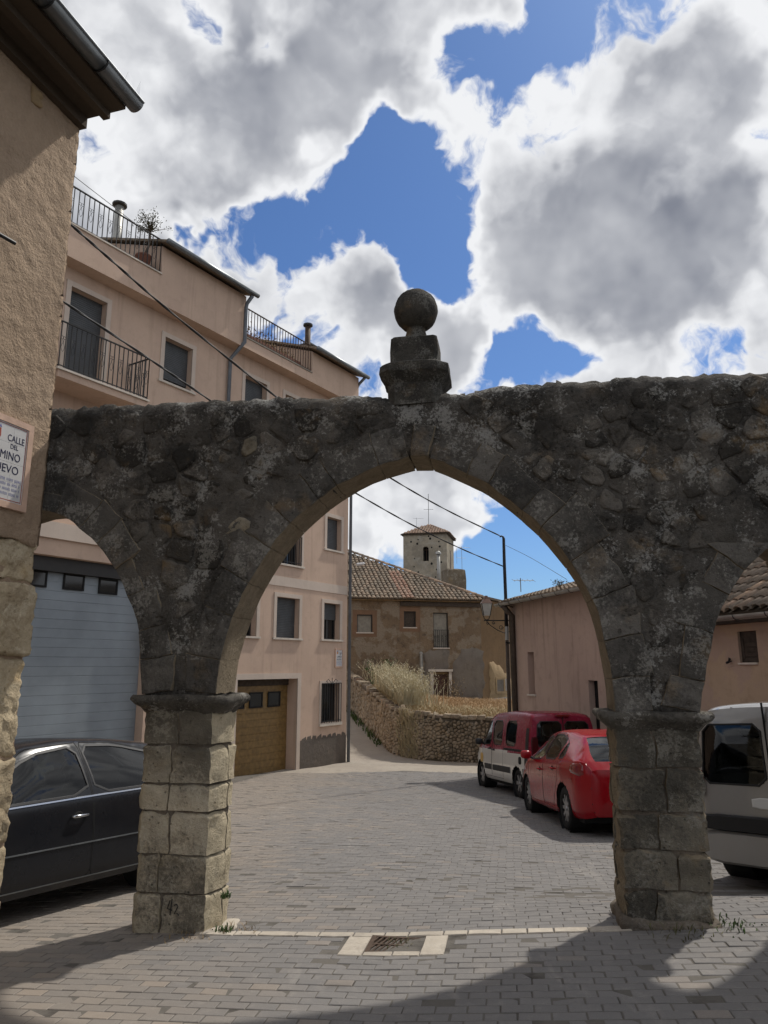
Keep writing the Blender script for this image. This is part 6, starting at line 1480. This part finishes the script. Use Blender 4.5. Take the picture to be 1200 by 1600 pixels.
# --- red hatchback
def hatch_extra(C, root):
    patch(C, [(-2.05, .80), (-1.66, .86), (-1.70, .98), (-2.03, 1.0)], .012, 'lamp_red', 'tail_lamp', root)
    patch(C, [(1.72, .62), (2.05, .60), (2.0, .74), (1.55, .78)], .01, 'lamp_clear', 'headlamp', root)
    patch(C, [(1.36, .72), (1.42, .72), (1.42, .75), (1.36, .75)], .008, 'lamp_clear', 'indicator', root)
    tailbox(C, -.28, .28, .52, .63, 'plate_white', 'number_plate', root, .01)
hatch = dict(L=4.3, r=.315, axles=(1.30, -1.28), paint='paint_red', bulge=.04,
    top=[(-2.15, .86), (-2.11, .98), (-2.0, 1.06), (-1.72, 1.24), (-1.35, 1.385), (-.8, 1.45), (-.2, 1.462), (.3, 1.42), (.7, 1.29), (1.22, 1.0), (1.5, .955), (1.85, .84), (2.05, .70), (2.15, .58)],
    bot=[(-2.15, .29), (-2.05, .24), (-1.7, .22), (1.7, .20), (2.05, .25), (2.15, .34)], plan=[(-2.15, .66), (-2.08, .76), (-1.85, .85), (-1.2, .885), (0, .88), (1.2, .875), (1.75, .83), (2.03, .72), (2.15, .58)],
    belt=[(-2.15, 1.0), (-1.2, .985), (0, .945), (1.3, .885), (2.15, .6)], roofw=[(-2.15, .60), (-1.4, .585), (0, .60), (.8, .615), (2.15, .7)],
    windows=[[(-.02, .975), (.98, .935), (1.0, .96), (.38, 1.30), (.02, 1.375)], [(-.88, 1.005), (-.10, .985), (-.05, 1.375), (-.55, 1.375), (-.93, 1.29)], [(-1.27, 1.05), (-.97, 1.015), (-1.01, 1.26), (-1.09, 1.235)]],
    doors=[[(-.05, .27), (1.02, .27), (1.05, .93), (.42, 1.36), (-.03, 1.40)], [(-.66, .27), (-.06, .27), (-.05, 1.40), (-.6, 1.40), (-1.02, 1.27), (-1.0, .72), (-.85, .5)]],
    handles=[(.14, .80), (-.72, .86)], screens={'windscreen': (.42, 1.16), 'rear_screen': (-2.03, -1.42)}, seats=[(.15, .37), (.15, -.37), (-.75, .37), (-.75, -.37)], seat_k=.92, mirror=(.86, .95), mirror_mat='paint_red', spokes=10, spoke_w=.022,
    strips=[([(-1.75, .76), (-.6, .73), (.6, .685), (1.45, .66)], .016, .006, 'paint_red', 'side_crease'), ([(-.95, .255), (.95, .245)], .05, .008, 'paint_red', 'side_sill')], extra=[hatch_extra])
car('red_hatchback', hatch, (2.66 + .90, 13.08 + .08), (-.085, 2.5), 'glossy red five-door hatchback parked behind the two-tone van by the right pier', 'car')
# --- crimson and white van
def van_extra(C, root):
    patch(C, [(1.05, .60), (1.30, .60), (1.30, .82), (1.05, .82)], .003, 'sign_gold', 'door_emblem', root, label='small ochre emblem on the front door')
    patch(C, [(-1.62, .70), (-1.45, .70), (-1.45, .86), (-1.62, .86)], .004, 'rubber', 'fuel_cap', root, (1,))
    patch(C, [(1.70, .62), (1.98, .60), (1.93, .80), (1.62, .82)], .01, 'lamp_clear', 'headlamp', root)
    for sg in (1, -1): tailbox(C, sg * .655 - .07, sg * .655 + .07, .78, 1.28, 'lamp_dark', 'tail_lamp', root, .012)
    tailbox(C, -.16, .16, 1.70, 1.745, 'lamp_red', 'brake_lamp', root, .03)
    tailbox(C, -.80, .80, .30, .56, 'trim_black', 'rear_bumper', root, .10)
    q = MB(); x = C.xs[0] - .056; q.box((x - .004, -.005, .5), (x + .02, .005, 1.70)); q.build('door_gap', 'rubber', root)
    q = C.strip([(-1.86, .66), (-1.86, 1.0), (-1.86, 1.46)], .15, .008, (1,)); q.build('corner_trim', 'trim_black', root)
van = dict(L=4.0, r=.30, axles=(1.30, -1.34), paint='paint_crimson', low_paint='paint_white', two_tone=(.93, -1.80), k=3,
    top=[(-2.0, 1.70), (-1.94, 1.775), (-1.5, 1.815), (-.5, 1.83), (.3, 1.80), (.62, 1.72), (.85, 1.58), (1.35, 1.12), (1.5, 1.06), (1.8, .96), (1.95, .80), (2.0, .66)],
    bot=[(-2.0, .36), (-1.8, .26), (1.7, .24), (1.9, .27), (2.0, .36)], plan=[(-2.0, .775), (-1.93, .81), (-1.5, .83), (1.2, .83), (1.6, .80), (1.88, .70), (2.0, .56)],
    belt=[(-2.0, 1.02), (0, 1.0), (1.3, .97), (2.0, .7)], roofw=[(-2.0, .665), (0, .68), (.9, .70), (2.0, .75)],
    windows=[[(.48, 1.05), (1.16, 1.02), (1.18, 1.06), (.78, 1.55), (.48, 1.60)], [(-.30, 1.06), (.34, 1.05), (.34, 1.60), (-.30, 1.60)], [(-1.22, 1.06), (-.55, 1.06), (-.55, 1.60), (-1.22, 1.60)]],
    doors=[[(.40, .32), (.98, .32), (1.0, .7), (1.24, .98), (.80, 1.64), (.40, 1.66)], [(-.42, .32), (.38, .32), (.38, 1.66), (-.42, 1.66)]], handles=[(.55, .94), (.25, .92)], handle_mat='trim_black',
    screens={'windscreen': (.74, 1.36)}, rear_windows=[[(.04, 1.08), (.62, 1.08), (.57, 1.60), (.04, 1.60)], [(-.62, 1.08), (-.04, 1.08), (-.04, 1.60), (-.57, 1.60)]], seats=[(.35, .36), (.35, -.36), (-.7, .36), (-.7, -.36)], mirror=(1.06, 1.03), spokes=6, spoke_w=.04,
    strips=[([(-.92, .54), (.30, .53)], .13, .014, 'trim_black', 'side_moulding'), ([(.42, .53), (.92, .53)], .13, .014, 'trim_black', 'side_moulding'), ([(-1.75, .98), (-.45, .98)], .045, .006, 'rubber', 'sliding_rail'), ([(-1.80, .30), (-1.80, .62)], .26, .014, 'trim_black', 'bumper_corner')], extra=[van_extra])
car('two_tone_van', van, (2.66 + .82, 18.18 + .15), (-.47, 2.6), 'crimson and white small van parked beyond the red hatchback', 'van')
# --- dark saloon behind the left pier
saloon = dict(L=4.1, r=.32, axles=(1.46, -1.10), paint='paint_dark', bulge=.04,
    top=[(-2.05, .86), (-2.0, .98), (-1.9, 1.08), (-1.55, 1.28), (-1.1, 1.41), (-.5, 1.465), (.1, 1.475), (.5, 1.43), (.9, 1.29), (1.4, 1.0), (1.6, .95), (1.85, .85), (2.0, .70), (2.05, .58)],
    bot=[(-2.05, .38), (-1.95, .28), (-1.7, .20), (1.7, .18), (1.95, .23), (2.05, .34)], plan=[(-2.05, .66), (-1.98, .76), (-1.75, .86), (-1.2, .90), (1.2, .895), (1.65, .85), (1.93, .72), (2.05, .58)],
    belt=[(-2.15, .98), (-1.2, .975), (0, .935), (1.4, .885), (2.15, .6)], roofw=[(-2.15, .62), (-1.2, .60), (0, .615), (.8, .63), (2.15, .72)],
    windows=[[(-.02, .955), (1.14, .915), (1.16, .94), (.52, 1.32), (.02, 1.39)], [(-1.02, .985), (-.10, .96), (-.06, 1.39), (-.5, 1.385), (-1.02, 1.29)]],
    doors=[[(-.05, .25), (1.12, .25), (1.18, .90), (.56, 1.37), (-.03, 1.42)], [(-.72, .25), (-.06, .25), (-.05, 1.42), (-.5, 1.41), (-1.12, 1.30), (-1.08, .72), (-.9, .5)]], handles=[(.13, .775), (-.86, .80)], handle_mat='chrome',
    screens={'windscreen': (.62, 1.34), 'rear_screen': (-1.9, -1.28)}, seats=[(.15, .38), (.15, -.38), (-.8, .38), (-.8, -.38)], seat_k=.93, mirror=(1.0, .94), mirror_mat='paint_dark', spokes=8,
    strips=[([(-1.03, .965), (-.1, .938), (1.14, .893)], .016, .008, 'chrome', 'belt_trim'), ([(-.98, .55), (.0, .54), (1.0, .53)], .012, .008, 'zinc', 'side_moulding'), ([(-.9, .255), (1.0, .245)], .012, .006, 'zinc', 'sill_trim')])
car('dark_saloon', saloon, (-3.50, 7.60), (-.455, -.89), 'dark grey-blue saloon parked behind the left stone pier', 'car')
# --- silver van at the right edge, its tail to the arch
def silver_extra(C, root):
    q = MB(); x = C.xs[0] - .056; q.box((x - .004, -.005, .62), (x + .02, .005, 1.70)); q.build('door_gap', 'rubber', root)
    tailbox(C, -.84, .84, .50, .645, 'trim_black', 'bumper_moulding', root, .075)
    tailbox(C, -.83, .83, .20, .495, 'paint_silver', 'rear_bumper', root, .06)
    for sg in (1, -1): tailbox(C, sg * .755 - .05, sg * .755 + .05, .80, 1.05, 'lamp_red', 'tail_lamp', root, .02)
    tailbox(C, -.30, .22, .72, .82, 'plate_white', 'number_plate', root, .012)
    q = MB(); q.box((x - .05, -.62, 1.60), (x + .10, -.10, 1.635)); q.build('roof_lip', 'trim_black', root)
silver = dict(van); silver.update(L=4.05, paint='paint_silver', extra=[silver_extra], strips=[], mirror_mat='trim_black', rear_windows=[[(.05, .93), (.72, .93), (.66, 1.50), (.05, 1.50)], [(-.72, .93), (-.05, .93), (-.05, 1.50), (-.66, 1.50)]])
for k in ('two_tone', 'low_paint'): silver.pop(k)
silver['plan'] = [(-2.03, .80), (-1.95, .84), (-1.5, .86), (1.2, .86), (1.6, .82), (1.88, .72), (2.03, .58)]
silver['top'] = [(-2.03, 1.64), (-1.97, 1.70), (-1.5, 1.735), (-.5, 1.75), (.3, 1.74), (.62, 1.72), (.85, 1.58), (1.35, 1.12), (1.5, 1.06), (1.8, .96), (1.95, .80), (2.03, .66)]
car('silver_van', silver, (5.34, 8.52), (.80, .60), 'silver van with its rear doors facing the arch at the right edge', 'van')

# ------------------------------------------------------------------ weeds at the feet of the piers
def tuft(P, h, n, label, mat='leaf_green', w_=.006, sp_=.9, rad=.05, seed=1):
    R = random.Random(seed); r = thing('weed_tuft', P, label, 'weed', 'weeds at the foot of the piers'); mb = MB()
    for _ in range(n):
        a = R.uniform(0, 6.28); p = Vector(P) + Vector((R.gauss(0, rad), R.gauss(0, rad), 0)); L = h * R.uniform(.4, 1.1); ln = Vector((math.cos(a), math.sin(a), 0)) * sp_ * L * R.uniform(.2, 1); s_ = Vector((-math.sin(a), math.cos(a), 0)) * w_
        q1 = p + ln * .4 + Vector((0, 0, L * .6)); q2 = p + ln + Vector((0, 0, L * .85)); mb.add([p - s_ * .4, p + s_ * .4, q1 + s_, q1 - s_, q2], [(0, 1, 2, 3), (3, 2, 4)])
    mb.build('leaves', mat, r)
def on(s, o): p = AW.w(s, o, 0); p.z = gz(p.x, p.y) + .01; return p
tuft(on(-1.50, -.06), .07, 50, 'small green weed tuft on the paving at the left pier corner', rad=.03, seed=1)
p = AW.w(-1.51, -.07, -.12); tuft(p, .06, 40, 'small green weed sprouting from a joint low on the left pier', rad=.025, seed=2)
tuft(on(-1.40, -.10), .06, 60, 'dry brown grass wisps beside the kerb strip at the left pier', 'straw', .003, 1.4, .08, 3)
tuft(on(-1.72, .10), .05, 50, 'dry brown grass wisps in front of the left pier', 'straw', .003, 1.5, .12, 4)
tuft(on(2.18, 0), .06, 50, 'green weeds on the paving right of the right pier', rad=.08, seed=5)
tuft(on(1.85, .10), .06, 80, 'low weeds along the front foot of the right pier', 'leaf_olive', .004, 1.4, .12, 6)
tuft(on(-.10, .2), .03, 30, 'low green weeds growing through the drain grate', 'leaf_olive', .005, 1.2, .05, 7)
